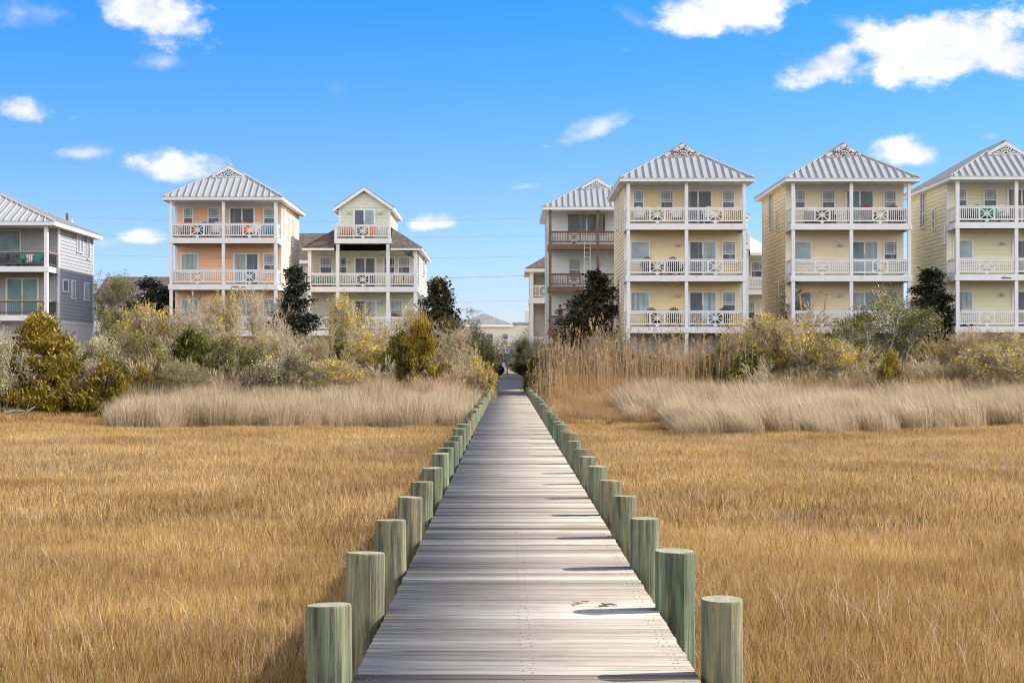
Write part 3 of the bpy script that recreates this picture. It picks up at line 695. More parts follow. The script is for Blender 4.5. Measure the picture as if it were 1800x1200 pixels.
# ---- sage house with the tower room
def house_b(label, X0, Y, dz=0, roofm='brownshingle'):
    t = thing('tower_house', label, 'house', (X0, Y, dz)); W, D, p = 7.25, 12.6, 2.0
    z1, z2, z3 = 3.93, 6.83, 10.03; ze = 9.43; g = .5-dz
    siding(t, M['sage'], ('front', p), 0, W, g, ze-.1)
    siding(t, M['sage'], ('left', 0), p, D, g, ze-.1); siding(t, M['sage'], ('right', W), p, D, g, ze-.1)
    b = MB(); b.box(0, W, D-.02, D, g, ze-.1); b.build('wall', M['sage'], t)
    for x0, x1 in ((-.03, .13), (W-.13, W+.03)):
        for y0, y1 in ((p-.03, p+.13), (D-.13, D+.03)): c = MB(); c.box(x0, x1, y0, y1, g, ze-.2); c.build('corner_board', M['white'], t)
    c = MB(); c.box(.13, W-.13, p-.032, p-.002, ze-.35, ze-.1); c.build('frieze_board', M['white'], t)
    px = (0, 1.86, 5.2, W-.23)
    for z in (z1, z2):
        d = balcony(t, -.06, W+.06, -.04, p-.03, z, 'white')
        for i in range(3): railing(d, ('front', .06), px[i]+.23, px[i+1], z, 'white', panel=(i == 1))
        for fc in (('left', .06), ('right', W-.06)): railing(d, fc, .25, p-.04, z, 'white', panel=False)
    for x in px:
        pm = MB(); zp = g-.3
        for z in (z1, z2): pm.box(x, x+.23, .02, .25, zp, z-.341); pm.box(x+.003, x+.227, .023, .247, z-.341, z+.02); zp = z+.02
        pm.box(x, x+.23, .02, .25, zp, ze-.2 if x in (px[0], px[3]) else z3-.36); pm.build('post', M['white'], t)
    f = ('front', p)
    window(t, f, .64, 1.36, z2+1.0, z2+2.05, ('blind', 'dark')); window(t, f, 1.88, 2.38, z2+1.0, z2+2.05, ('dark', 'dark'))
    window(t, f, 2.95, 4.33, z2+.08, z2+2.0, ('dark', 'dark'), 'slider'); window(t, f, 4.95, 5.6, z2+1.0, z2+2.05, ('dark', 'dark')); window(t, f, 5.93, 6.62, z2+1.0, z2+2.05, ('blind', 'dark'))
    window(t, f, 2.95, 4.35, z1+.08, z1+2.0, ('dark', 'drape'), 'slider'); window(t, f, 5.4, 6.1, z1+.9, z1+2.05, ('pale', 'dark'))
    for u in (2.6, 4.65): barn_lamp(t, f, u, z2+1.8)
    barn_lamp(t, f, 4.65, z1+1.9)
    for u, zz in ((4.6, 5.2), (8.0, 8.0), (8.0, 5.2)): window(t, ('right', W), u, u+.6, zz, zz+1.2, ('blind', 'dark'), muntins=False); window(t, ('left', 0), u, u+.6, zz, zz+1.2, ('blind', 'dark'), muntins=False)
    # main hip roof cut around the tower balcony
    o, tt = .35, .68; H = W/2+o; zr = ze+tt*H; bl, br = 1.78, 5.5; dn = (0, 0, -.06); b = MB()
    zz = lambda q: ze+tt*q
    b.slab([(-o, -o, ze), (bl, -o, ze), (bl, bl, zz(bl+o))], dn); q = W-br
    b.slab([(br, -o, ze), (W+o, -o, ze), (br, q, zz(q+o))], dn)
    r0, r1 = (W/2, H-o, zr), (W/2, D+o-H, zr)
    b.slab([(W+o, -o, ze), (W+o, D+o, ze), r1, r0], dn); b.slab([(-o, D+o, ze), (-o, -o, ze), r0, r1], dn); b.slab([(W+o, D+o, ze), (-o, D+o, ze), r1], dn)
    rf = b.build('roof', M[roofm], t)
    fz = MB(); fh = .2
    fz.box(-o, bl, -o-.001, -o+.03, ze-fh, ze-.062); fz.box(br, W+o, -o-.001, -o+.03, ze-fh, ze-.062)
    fz.box(-o, -o+.03, -o+.0305, D+o, ze-fh, ze-.062); fz.box(W+o-.03, W+o, -o+.0305, D+o, ze-fh, ze-.062)
    fz.box(-o+.031, bl, -o+.031, D, ze-fh+.02, ze-fh+.05); fz.box(br, W+o-.031, -o+.031, D, ze-fh+.02, ze-fh+.05); fz.box(bl, br, p-.4, D, ze-fh+.02, ze-fh+.05)
    fz.build('fascia', M['white'], rf)
    # tower room
    tx0, tx1, ty, tb = 1.92, 5.36, 1.5, 8.8; te = 12.41; rt = .69; oh = .32; cx = (tx0+tx1)/2; hw = (tx1-tx0)/2
    def clip(z):
        k = 0 if z <= te else (z-te)/rt
        return tx0+k, tx1-k
    siding(t, M['sage'], ('front', ty), tx0, tx1, z3-.3, te+hw*rt-.05, name='tower_wall', clip=clip)
    siding(t, M['sage'], ('left', tx0), ty, tb, ze, te); siding(t, M['sage'], ('right', tx1), ty, tb, ze, te)
    b = MB(); b.box(tx0, tx1, tb-.02, tb, ze, te); b.build('tower_wall', M['sage'], t)
    for x0, x1 in ((tx0-.03, tx0+.11), (tx1-.11, tx1+.03)):
        for y0, y1, zz_ in ((ty-.035, ty+.1, z3), (tb-.1, tb+.03, ze)): c = MB(); c.box(x0, x1, y0, y1, zz_, te-.02); c.build('corner_board', M['white'], t)
    b = MB(); zp = te+rt*hw+.02
    for s in (-1, 1):
        b.slab([(cx, ty-.45, zp), (cx, tb+.3, zp), (cx+s*(hw+oh), tb+.3, zp-rt*(hw+oh)), (cx+s*(hw+oh), ty-.45, zp-rt*(hw+oh))], (0, 0, -.06))
    tr = b.build('tower_roof', M['greyshingle'], t)
    b = MB()
    for s in (-1, 1):
        b.slab([(cx, ty-.46, zp-.062), (cx+s*(hw+oh), ty-.46, zp-.062-rt*(hw+oh)), (cx+s*(hw+oh), ty-.46, zp-.30-rt*(hw+oh)), (cx, ty-.46, zp-.30)], (0, .04, 0))
        xe = cx+s*(hw+oh); b.box(min(xe, xe-s*.03), max(xe, xe-s*.03), ty-.419, tb+.3, zp-.28-rt*(hw+oh), zp-.064-rt*(hw+oh))
        b.box(min(cx+s*hw, xe-s*.031), max(cx+s*hw, xe-s*.031), ty-.419, tb+.3, zp-.26-rt*(hw+oh), zp-.23-rt*(hw+oh))
    b.build('bargeboard', M['white'], tr)
    window(t, ('front', ty), 2.95, 4.3, z3+.08, z3+2.0, ('dark', 'pale'), 'slider')
    barn_lamp(t, ('front', ty), 2.6, z3+1.85); barn_lamp(t, ('front', ty), 4.7, z3+1.85)
    d = balcony(t, 1.76, 5.52, -.12, ty-.01, z3, 'white')
    railing(d, ('front', -.02), 1.95, 5.33, z3, 'white')
    for fc in (('left', 1.86), ('right', 5.42)): railing(d, fc, .12, ty-.04, z3, 'white', panel=False)
    for x in (1.77, 5.33): c = MB(); c.box(x, x+.18, -.1, .08, z3, z3+1.0); c.build('newel_post', M['white'], d)
    m = MB(); m.box(.0, W, .0, p, ze-.245, ze-.24); m.build('porch_ceiling', M['sage'], t)
    return t
X3, Y3 = -13.28, 113.2
house_b('sage green house with a gabled tower room and brown shingle roof', X3, Y3)
house_b('sliver of a sage green house seen between the yellow and cream houses', X3+24.94, Y3+8, .15, 'sage')

# ---- grey two-storey house on the far left
def house_grey():
    X0, Y, W, D, p = -37.75, 103.4, 9.85, 11.3, 2.4
    t = thing('coastal_house', 'grey shingled house with dark railings and a white metal roof, cut by the left edge', 'house', (X0, Y, 0))
    z1, z2, ze = 4.66, 7.62, 10.32; g = .5
    siding(t, M['shingle_grey'], ('front', p), 0, W, z1-.3, ze-.1, lap=.16); siding(t, M['shingle_grey'], ('right', W), p, D, z1-.3, ze-.1, lap=.22)
    siding(t, M['white'], ('right', W), p, D, g, z1-.3, name='foundation_wall', lap=1.4, pr=.01); siding(t, M['white'], ('front', p), 0, W, g, z1-.3, name='foundation_wall', lap=1.4, pr=.01)
    b = MB(); b.box(0, W, D-.02, D, g, ze-.1); b.box(0, .02, p, D-.021, g, ze-.1); b.build('wall', M['shingle_grey'], t)
    for bx_ in ((W-.02, W+.06, p-.05, p+.28, g, ze-.2), (W-.1, W+.04, D-.14, D+.04, g, ze-.2)): c = MB(); c.box(*bx_); c.build('corner_board', M['trim'], t)
    c = MB(); c.box(W+.0, W+.05, p+.29, D-.15, z1-.42, z1-.24); c.build('belt_board', M['trim'], t)
    for z in (z1, z2):
        d = balcony(t, -.06, W+.06, -.04, p-.06, z, 'trim', th=.33, under='oakwood')
        railing(d, ('front', .06), 0.2, W-.22, z, 'darkrail', panel=False, railmat='oakwood', pick=.13, bw=.02)
        railing(d, ('right', W-.06), .24, p-.08, z, 'darkrail', panel=False, railmat='oakwood', pick=.13, bw=.02)
    for x in (0, 4.8, W-.22):
        b = MB(); b.box(x, x+.22, 0.02, .24, g-.3, ze-.2); b.build('post', M['trim'], t)
    f = ('front', p)
    window(t, f, 5.2, 7.5, z2-.02+.55, z2+2.3, ('teal_glass', 'dark'), 'picture', frame='almond')
    window(t, f, 6.7, 8.6, z1+.08, z1+2.3, ('teal_glass', 'teal_glass'), 'slider', frame='almond')
    window(t, f, 1.7, 3.6, z1+.08, z1+2.3, ('teal_glass', 'dark'), 'slider', frame='almond'); barn_lamp(t, f, 6.0, z1+1.9)
    r = ('right', W)
    for a, e, z0, z1_, k in ((6.9, 7.45, 9.0, 10.0, 'teal_glass'), (7.75, 8.3, 9.0, 10.0, 'teal_glass'), (9.6, 10.2, 8.7, 10.05, 'teal_glass'), (3.4, 4.6, 6.3, 6.95, 'teal_glass'),
                          (5.6, 6.3, 5.95, 7.0, 'pale'), (8.8, 9.9, 5.95, 7.0, 'teal_glass'), (5.2, 5.5, 2.6, 3.6, 'dark')):
        window(t, r, a, e, z0, z1_, k, 'picture')
    s = MB(faceT('right', W-.05)); z = 2.4
    while z < z1-.5: s.box(.3, p-.1, -.02, .0, z, z+.09); z += .16
    s.build('slat_screen', M['oakwood'], t)
    # low hip roof with seams
    b = MB(); o = .55; tt = .44; H = D/2+o; zr = ze+tt*H
    pts = [(-o, -o, ze), (W+o, -o, ze), (W+o, D+o, ze), (-o, D+o, ze)]
    q = W/2+o; top = ze+tt*q; apex0 = (W/2, -o+q, top); apex1 = (W/2, D+o-q, top)
    dn = (0, 0, -.06)
    b.slab([pts[0], pts[1], apex0], dn); b.slab([pts[1], pts[2], apex1, apex0], dn); b.slab([pts[2], pts[3], apex1], dn); b.slab([pts[3], pts[0], apex0, apex1], dn)
    rf = b.build('roof', M['roof'], t); s = MB(); x = -o+.25
    while x < W+o:
        k = min(x+o, W+o-x)
        s.bar((x, -o, ze+.04), (x, -o+k, ze+tt*k+.04), .035, .08); x += .48
    y = -o+.25
    while y < D+o:
        k = min(y+o, D+o-y, q)
        for sg, xo in ((1, -o), (-1, W+o)): s.bar((xo, y, ze+.04), (xo+sg*k, y, ze+tt*k+.04), .035, .08)
        y += .48
    for a, e in ((pts[0], apex0), (pts[1], apex0), (pts[2], apex1), (apex0, apex1)): s.bar((a[0], a[1], a[2]+.03), (e[0], e[1], e[2]+.03), .16, .06)
    s.build('seams', M['roof'], rf)
    fz = MB(); fz.box(-o, W+o, -o-.001, -o+.03, ze-.25, ze-.062); fz.box(W+o-.03, W+o, -o+.0305, D+o, ze-.25, ze-.062); fz.box(-o+.031, W+o-.031, -o+.031, D+o, ze-.22, ze-.19)
    fz.build('fascia', M['trim'], rf)
house_grey()

# ---- houses further back
def back_houses():
    X0, Y = at(925, 469, 150)[0]+.3, 150
    t = thing('porch_house', 'beige house with stacked corner porches behind the blue-grey house', 'house', (X0, Y, 0)); W, D = 7.5, 9
    zs = (3.0, 7.55); ze = 10.15
    b = MB(); b.box(2.4, W, 2.2, D, .8, ze-.1); b.box(.2, 2.4, 5, D, .8, ze-.1); b.build('wall', M['beige'], t)
    for z in zs:
        d = balcony(t, -.05, W, -.05, 5, z, 'beigetrim', th=.5); railing(d, ('front', .08), .34, 2.2, z, 'beigetrim', panel=True, h=1.1)
    for x, y in ((0, 0), (1.35, 0), (2.2, 0), (0, 4.7), (4.2, 0)):
        b = MB(); b.box(x, x+.33, y, y+.33, .5, ze-.2); b.build('post', M['beigetrim'], t)
    plain_hip(t, W, D, ze, .62, .4, 'brownshingle', 'beigetrim', .35)
    # far house closing the view
    Y = 250; s = 12.0
    t = thing('distant_house', 'distant low house with grey hip roof and chimney at the end of the boardwalk', 'house', ((806-893)/s, Y, 0)); W, D = 11.5, 10
    b = MB(); b.box(.3, W+.2, 0, D, .5, 7.4); b.build('wall', M['beige'], t)
    rb = MB(); ze = 7.55; pk = 9.35
    rb.slab([(-.4, -.5, ze), (8.0, -.5, ze), (3.6, 4.6, pk)], (0, 0, -.1)); rb.slab([(8.0, -.5, ze), (8, 10.5, ze), (3.6, 5.4, pk), (3.6, 4.6, pk)], (0, 0, -.1))
    rb.slab([(-.4, 10.5, ze), (-.4, -.5, ze), (3.6, 4.6, pk), (3.6, 5.4, pk)], (0, 0, -.1)); rb.box(7.9, W+.6, 1, 9, ze-.1, ze+.35)
    rf = rb.build('roof', M['greyshingle'], t)
    c = MB(); c.box(9.75, 10.5, 2, 3, ze+.3, 9.45); c.box(9.68, 10.57, 1.94, 3.06, 9.45, 9.6); c.build('chimney', M['beigetrim'], rf)
    f = MB(); f.box(-.45, 8.0, -.56, -.52, ze-.35, ze-.02); f.build('fascia', M['trim'], rf)
    for x in (1.5, 4.2, 6.4): window(t, ('front', 0), x, x+.9, 4.6, 6.2, 'dark')
    # brown roofed house between the grey and the peach houses
    Y = 150; s = 20.0; X0 = (163-893)/s
    t = thing('low_house', 'brown shingled roof with a small white gable dormer between the grey and peach houses', 'house', (X0, Y, 0)); W, D = 13, 9
    b = MB(); b.box(.2, W-.2, .2, D, .8, 7.2); b.build('wall', M['beige'], t)
    r = MB(); ze, zr = 7.3, 9.62
    r.slab([(-.2, -.3, ze), (W, -.3, ze), (W-.2, D/2, zr), (0.2, D/2, zr)], (0, 0, -.1)); r.slab([(W, D+.3, ze), (-.2, D+.3, ze), (.2, D/2, zr), (W-.2, D/2, zr)], (0, 0, -.1))
    r.slab([(0, -.2, ze), (0.2, D/2, zr), (0, D+.2, ze)], (.1, 0, 0)); r.slab([(W-.3, -.2, ze), (W-.3, D/2, zr), (W-.3, D+.2, ze)], (.1, 0, 0))
    rf = r.build('roof', M['brownshingle'], t)
    cx = (267-893)/s*1.0-X0; zb = 7.75
    d = MB(); d.slab([(cx-.75, .5, zb), (cx+.75, .5, zb), (cx, .5, zb+.95)], (0, 2.2, 0)); dd = d.build('dormer', M['sage'], rf)
    d = MB()
    for sg in (-1, 1): d.slab([(cx, .35, zb+1.1), (cx+sg*.98, .35, zb-.05), (cx+sg*.98, .35, zb-.25), (cx, .35, zb+.9)], (0, .08, 0)); d.slab([(cx, .43, zb+1.1), (cx, 3.4, zb+1.1), (cx+sg*.98, 1.6, zb-.05), (cx+sg*.98, .43, zb-.05)], (0, 0, -.05))
    d.build('bargeboard', M['trim'], dd)
    # brown roof behind the sage house
    Y = 137; s = 3000/Y; X0 = (500-893)/s
    t = thing('low_house', 'tan house with long brown shingled roof behind the sage green tower house', 'house', (X0, Y, 0)); W, D = 6.0, 8
    b = MB(); b.box(.2, W-.2, .2, D, .8, 10.2); b.build('wall', M['beige'], t)
    r = MB(); ze, zr = 10.05, 12.52
    r.slab([(-.3, -.3, ze), (W+.6, -.3, ze), (W-2.2, D/2, zr), (-.3, D/2, zr)], (0, 0, -.12)); r.slab([(W+.6, -.3, ze), (W+.6, D+.3, ze), (W-2.2, D/2, zr)], (0, 0, -.12)); r.slab([(W+.6, D+.3, ze), (-.3, D+.3, ze), (-.3, D/2, zr), (W-2.2, D/2, zr)], (0, 0, -.12))
    rf = r.build('roof', M['brownshingle'], t)
    f = MB(); f.box(-.3, W+.6, -.36, -.32, ze-.3, ze-.02); f.box(-.3, W+.5, -.31, .2, ze-.28, ze-.25); f.build('fascia', M['trim'], rf)
    window(t, ('front', .2), 1.7, 2.4, 7.5, 8.9, ('dark', 'dark'))
M['beigetrim'] = paint('beige_trim', (.60, .56, .50), .6, .05)
back_houses()

# ------------------------------------------------------------------ plants
def tubes_np(segs, n=3):
    """segs: list of (p0, p1, r0, r1) -> open n-sided tubes, all at once"""
    P = np.array([s[0] for s in segs], float); Q = np.array([s[1] for s in segs], float); r0 = np.array([s[2] for s in segs]); r1 = np.array([s[3] for s in segs])
    d = Q-P; d /= np.linalg.norm(d, axis=1, keepdims=True)+1e-9
    h = np.where(np.abs(d[:, 2:3]) < .9, np.array([[0, 0, 1.]]), np.array([[1., 0, 0]])); a = np.cross(d, h); a /= np.linalg.norm(a, axis=1, keepdims=True)+1e-9; b = np.cross(d, a)
    V = np.zeros((len(segs), 2*n, 3))
    for i in range(n):
        t = 2*math.pi*i/n; o = a*math.cos(t)+b*math.sin(t)
        V[:, i] = P+o*r0[:, None]; V[:, n+i] = Q+o*r1[:, None]
    base = (np.arange(len(segs))*2*n)[:, None]
    F = np.concatenate([base+np.array([[i, (i+1) % n, n+(i+1) % n, n+i]]) for i in range(n)])
    return V.reshape(-1, 3), F
def leaves_np(C, size, rng, asp=.45, up=None, upw=0):
    """one diamond leaf per row of C; size scalar or array; up = preferred long axis"""
    n = len(C); a = rng.normal(size=(n, 3)); a /= np.linalg.norm(a, axis=1, keepdims=True)
    if up is not None: a = a*(1-upw)+up*upw; a /= np.linalg.norm(a, axis=1, keepdims=True)+1e-9
    b = np.cross(a, rng.normal(size=(n, 3))); b /= np.linalg.norm(b, axis=1, keepdims=True)+1e-9
    s = (np.ones(n)*size*rng.uniform(.6, 1.35, n))[:, None]
    V = np.stack([C-a*s*.5, C+b*s*asp*.5, C+a*s*.5, C-b*s*asp*.5], 1).reshape(-1, 3)
    F = (np.arange(n)*4)[:, None]+np.arange(4)[None]
    return V, F
def grow(rng, H, stems=5, spread=.5, lev=4, kids=3, bend=.25, gr=.35, r=.05, ratio=.62, base=.25, ang=.6):
    segs, tips = [], []
    def br(p, d, L, rad, l):
        k = 3; pts = [p]
        for i in range(k):
            d = d+rng.normal(size=3)*bend*.5; d[2] += gr*.25; d = d/np.linalg.norm(d)
            q = pts[-1]+d*L/k; f0, f1 = 1-i/k*.45, 1-(i+1)/k*.45
            segs.append((pts[-1], q, max(rad*f0, .010), max(rad*f1, .009))); pts.append(q)
            if l < lev-1 and i > 0:
                for _ in range(rng.integers(0, 2)+ (1 if l > 0 else 0)):
                    dd = d+rng.normal(size=3)*ang; dd /= np.linalg.norm(dd); br(q, dd, L*ratio*rng.uniform(.7, 1.1), rad*.5, l+1)
        if l < lev-1:
            for _ in range(kids-1):
                dd = d+rng.normal(size=3)*ang*.8; dd /= np.linalg.norm(dd); br(pts[-1], dd, L*ratio*rng.uniform(.8, 1.15), rad*.55, l+1)
        else: tips.append((pts[-1], d))
    tot = sum(ratio**i for i in range(lev))
    for s in range(stems):
        a = rng.uniform(0, 2*math.pi); q = spread*rng.uniform(.3, 1)
        d = np.array([math.cos(a)*q, math.sin(a)*q, 1.0]); d /= np.linalg.norm(d)
        br(np.array([math.cos(a)*base*rng.random(), math.sin(a)*base*rng.random(), -.25]), d, H/tot*rng.uniform(.6, 1.3)/max(d[2], .6)**.5, r*rng.uniform(.7, 1.1), 0)
    return segs, tips
def fit(V, H, Rad):
    """scale to the wanted height and half width"""
    h = np.percentile(V[:, 2], 99.7); c = np.percentile(np.abs(V[:, 0]), 98)
    return np.array([Rad/c, Rad/c, H/h])
def plant_meshes(kind, seed, H, Rad):
    rng = np.random.default_rng(seed)
    if kind in ('cedar', 'darkcedar'):
        nb = 64; C = []; UP = []; segs = [(np.array([0, 0, -.3]), np.array([.1, 0, H*.8]), .13, .03)]
        for i in range(nb):
            z = H*(rng.uniform(0.03, 1)**1.1); rr = Rad*(1-(z/H)**1.7)*rng.uniform(.4, 1.28)+.1; a = rng.uniform(0, 6.283)
            e = np.array([math.cos(a)*rr, math.sin(a)*rr, z+rr*.22]); st = np.array([0, 0, max(z-rr*.35, .1)])
            segs.append((st, e, .03, .008))
            for k in range(7):                        # sprays along the bough
                f = rng.uniform(.35, 1.06); c = st+(e-st)*f; n = 34
                sp = rng.normal(size=(n, 3))*np.array([.135, .135, .15])*(.6+.5*Rad/2.2)
                sp[:, 2] += np.abs(sp[:, 2])*.5
                C.append(c+sp); d = (e-st)/np.linalg.norm(e-st)*.5+np.array([0, 0, 1.0]); UP.append(np.tile(d/np.linalg.norm(d), (n, 1)))
        tip = rng.normal(size=(160, 3))*np.array([.1, .1, .4])+np.array([0, 0, H*.97]); C.append(tip); UP.append(np.tile([0, 0, 1.], (160, 1)))
        C = np.concatenate(C); C = C[C[:, 2] > .05] if False else C; UP = np.concatenate(UP)
        return segs, leaves_np(C, .2, rng, .27, UP, .62), 'bark', kind
    if kind in ('magnolia', 'magrust'):
        nb = 95; C = []; segs = [(np.array([0, 0, -.3]), np.array([0, 0, H*.9]), .12, .03)]
        for i in range(nb):
            z = H*rng.uniform(.1, 1.0); prof = min(1, (1.02-z/H)*2.0)**.75*min(1, .45+z/H*2); rr = Rad*prof*rng.uniform(.25, 1.3); a = rng.uniform(0, 6.283)
            e = np.array([math.cos(a)*rr, math.sin(a)*rr, z]); segs.append((np.array([0, 0, max(z-rr*.6, .1)]), e, .03, .01))
            for k in range(3):
                f = 1-k*.22; c = np.array([0, 0, max(z-rr*.6, .1)])*(1-f)+e*f; n = 42
                C.append(c+rng.normal(size=(n, 3))*np.array([.2, .2, .15])*(.55+.45*Rad/1.6))
        return segs, leaves_np(np.concatenate(C), .185, rng, .48), 'bark', kind
    if kind in ('myrtle', 'olive', 'lichen'):
        lev = 5; segs, tips = grow(rng, H, stems=8, spread=.75*Rad/H*2.0, lev=lev, kids=3, r=.045, ratio=.66, ang=.5, base=Rad*.35)
        T = np.array([t[0] for t in tips]); nl = {'myrtle': 5, 'olive': 7, 'lichen': 5}[kind]
        T = T[rng.permutation(len(T))[:(1700 if kind == 'myrtle' else 2300)]]
        C = np.repeat(T, nl, 0)+rng.normal(size=(len(T)*nl, 3))*{'myrtle': .10, 'olive': .13, 'lichen': .11}[kind]
        if kind == 'myrtle': C = C[rng.random(len(C)) < np.clip(.25+C[:, 2]/H, 0, 1)]
        return segs, leaves_np(C, .125 if kind != 'lichen' else .105, rng, .5), 'palebark' if kind != 'olive' else 'bark', kind
    if kind in ('bare', 'warmbare'):
        segs, tips = grow(rng, H, stems=7, spread=.8*Rad/H*2.0, lev=4, kids=3, r=.05, ratio=.7, ang=.42, gr=.5, base=Rad*.3)
        T = np.array([t[0] for t in tips]); D = np.array([t[1] for t in tips]); S = []
        for k in range(5):
            q = D+rng.normal(size=D.shape)*.45; q /= np.linalg.norm(q, axis=1, keepdims=True); L = rng.uniform(.15, .4, (len(T), 1))
            S.append((T, T+q*L))
        for P, Q in S: segs += [(P[i], Q[i], .010, .006) for i in range(len(P))]
        C = np.repeat(T, 1, 0)[::3]+rng.normal(size=(len(T[::3]), 3))*.05
        return segs, leaves_np(C, .055, rng, .45), 'twig' if kind == 'bare' else 'warmtwig', 'olive' if kind == 'bare' else 'myrtle'
    if kind == 'oakleaf':
        segs, tips = grow(rng, H, stems=4, spread=1.1*Rad/H*1.6, lev=5, kids=3, r=.09, ratio=.72, ang=.75, gr=.12, bend=.5, base=.2)
        T = np.array([t[0] for t in tips]); T = T[rng.permutation(len(T))[:520]]
        C = np.repeat(T, 34, 0)+rng.normal(size=(len(T)*34, 3))*np.array([.22, .22, .07])
        return segs, leaves_np(C, .10, rng, .5), 'bark', kind
    if kind == 'topiary':
        d = rng.normal(size=(3200, 3)); d /= np.linalg.norm(d, axis=1, keepdims=True)
        C = d*(Rad*rng.uniform(.75, 1.02, (3200, 1)))+np.array([0, 0, H-Rad])
        return [(np.array([0, 0, -.3]), np.array([0, 0, H-Rad]), .05, .04)], leaves_np(C, .07, rng, .6), 'bark', kind
    if kind == 'hazegreen':
        segs, tips = grow(rng, H, stems=7, spread=Rad/H*1.6, lev=5, kids=3, r=.05, ratio=.68, ang=.5)
        T = np.array([t[0] for t in tips])[:1500]; C = np.repeat(T, 8, 0)+rng.normal(size=(len(T)*8, 3))*.3
        return segs, leaves_np(C, .16, rng, .6), 'twig', kind
CROWN = {'bare': 'twigs_and_leaves', 'warmbare': 'twigs_and_leaves'}
CACHE = {}
def plant(kind, px, ytop, Y, half, label, cat='shrub', name=None, var=0, ht=None, lean=0):
    x = (px-893)*Y/3000; g = float(gz(x, Y)); Rad = half*Y/3000; H = (641-ytop)*Y/3000+ZC-g
    if ht: H = ht
    key = (kind, var)
    if key not in CACHE:
        segs, (LV, LF), bm, lm = plant_meshes(kind, 100+sum(map(ord, kind))+var*17, H, Rad)
        TV, TF = tubes_np(segs, 3 if kind not in ('oakleaf', 'magnolia') else 5)
        A = np.concatenate([TV, LV]) if len(LV) else TV
        q = LV if len(LV) > 4000 else A; hh = np.percentile(q[:, 2], 96); rr = np.percentile(np.abs(q[:, 0]), 94)
        CACHE[key] = (np_mesh('trunk', TV, [TF], [M[bm]]), np_mesh('crown', LV, [LF], [M[lm]]), hh, rr)
    tm, cm, hh, rr = CACHE[key]
    t = thing(name or {'cedar': 'cedar_tree', 'darkcedar': 'cedar_tree', 'magnolia': 'magnolia_tree', 'magrust': 'magnolia_tree', 'myrtle': 'wax_myrtle', 'olive': 'evergreen_shrub', 'lichen': 'lichen_covered_shrub',
                       'bare': 'bare_shrub', 'warmbare': 'bare_shrub', 'oakleaf': 'live_oak', 'topiary': 'round_shrub', 'hazegreen': 'mist_bush'}[kind], label, cat, (x, Y, g), group='trees and shrubs between the marsh and the houses')
    k = H/hh; kr = Rad/rr*1.08
    t.scale = (kr, kr, k); t.rotation_euler = (0, lean, (px*1.7+Y) % 6.28)
    link('trunk', tm, t); link('crown', cm, t)
    return t
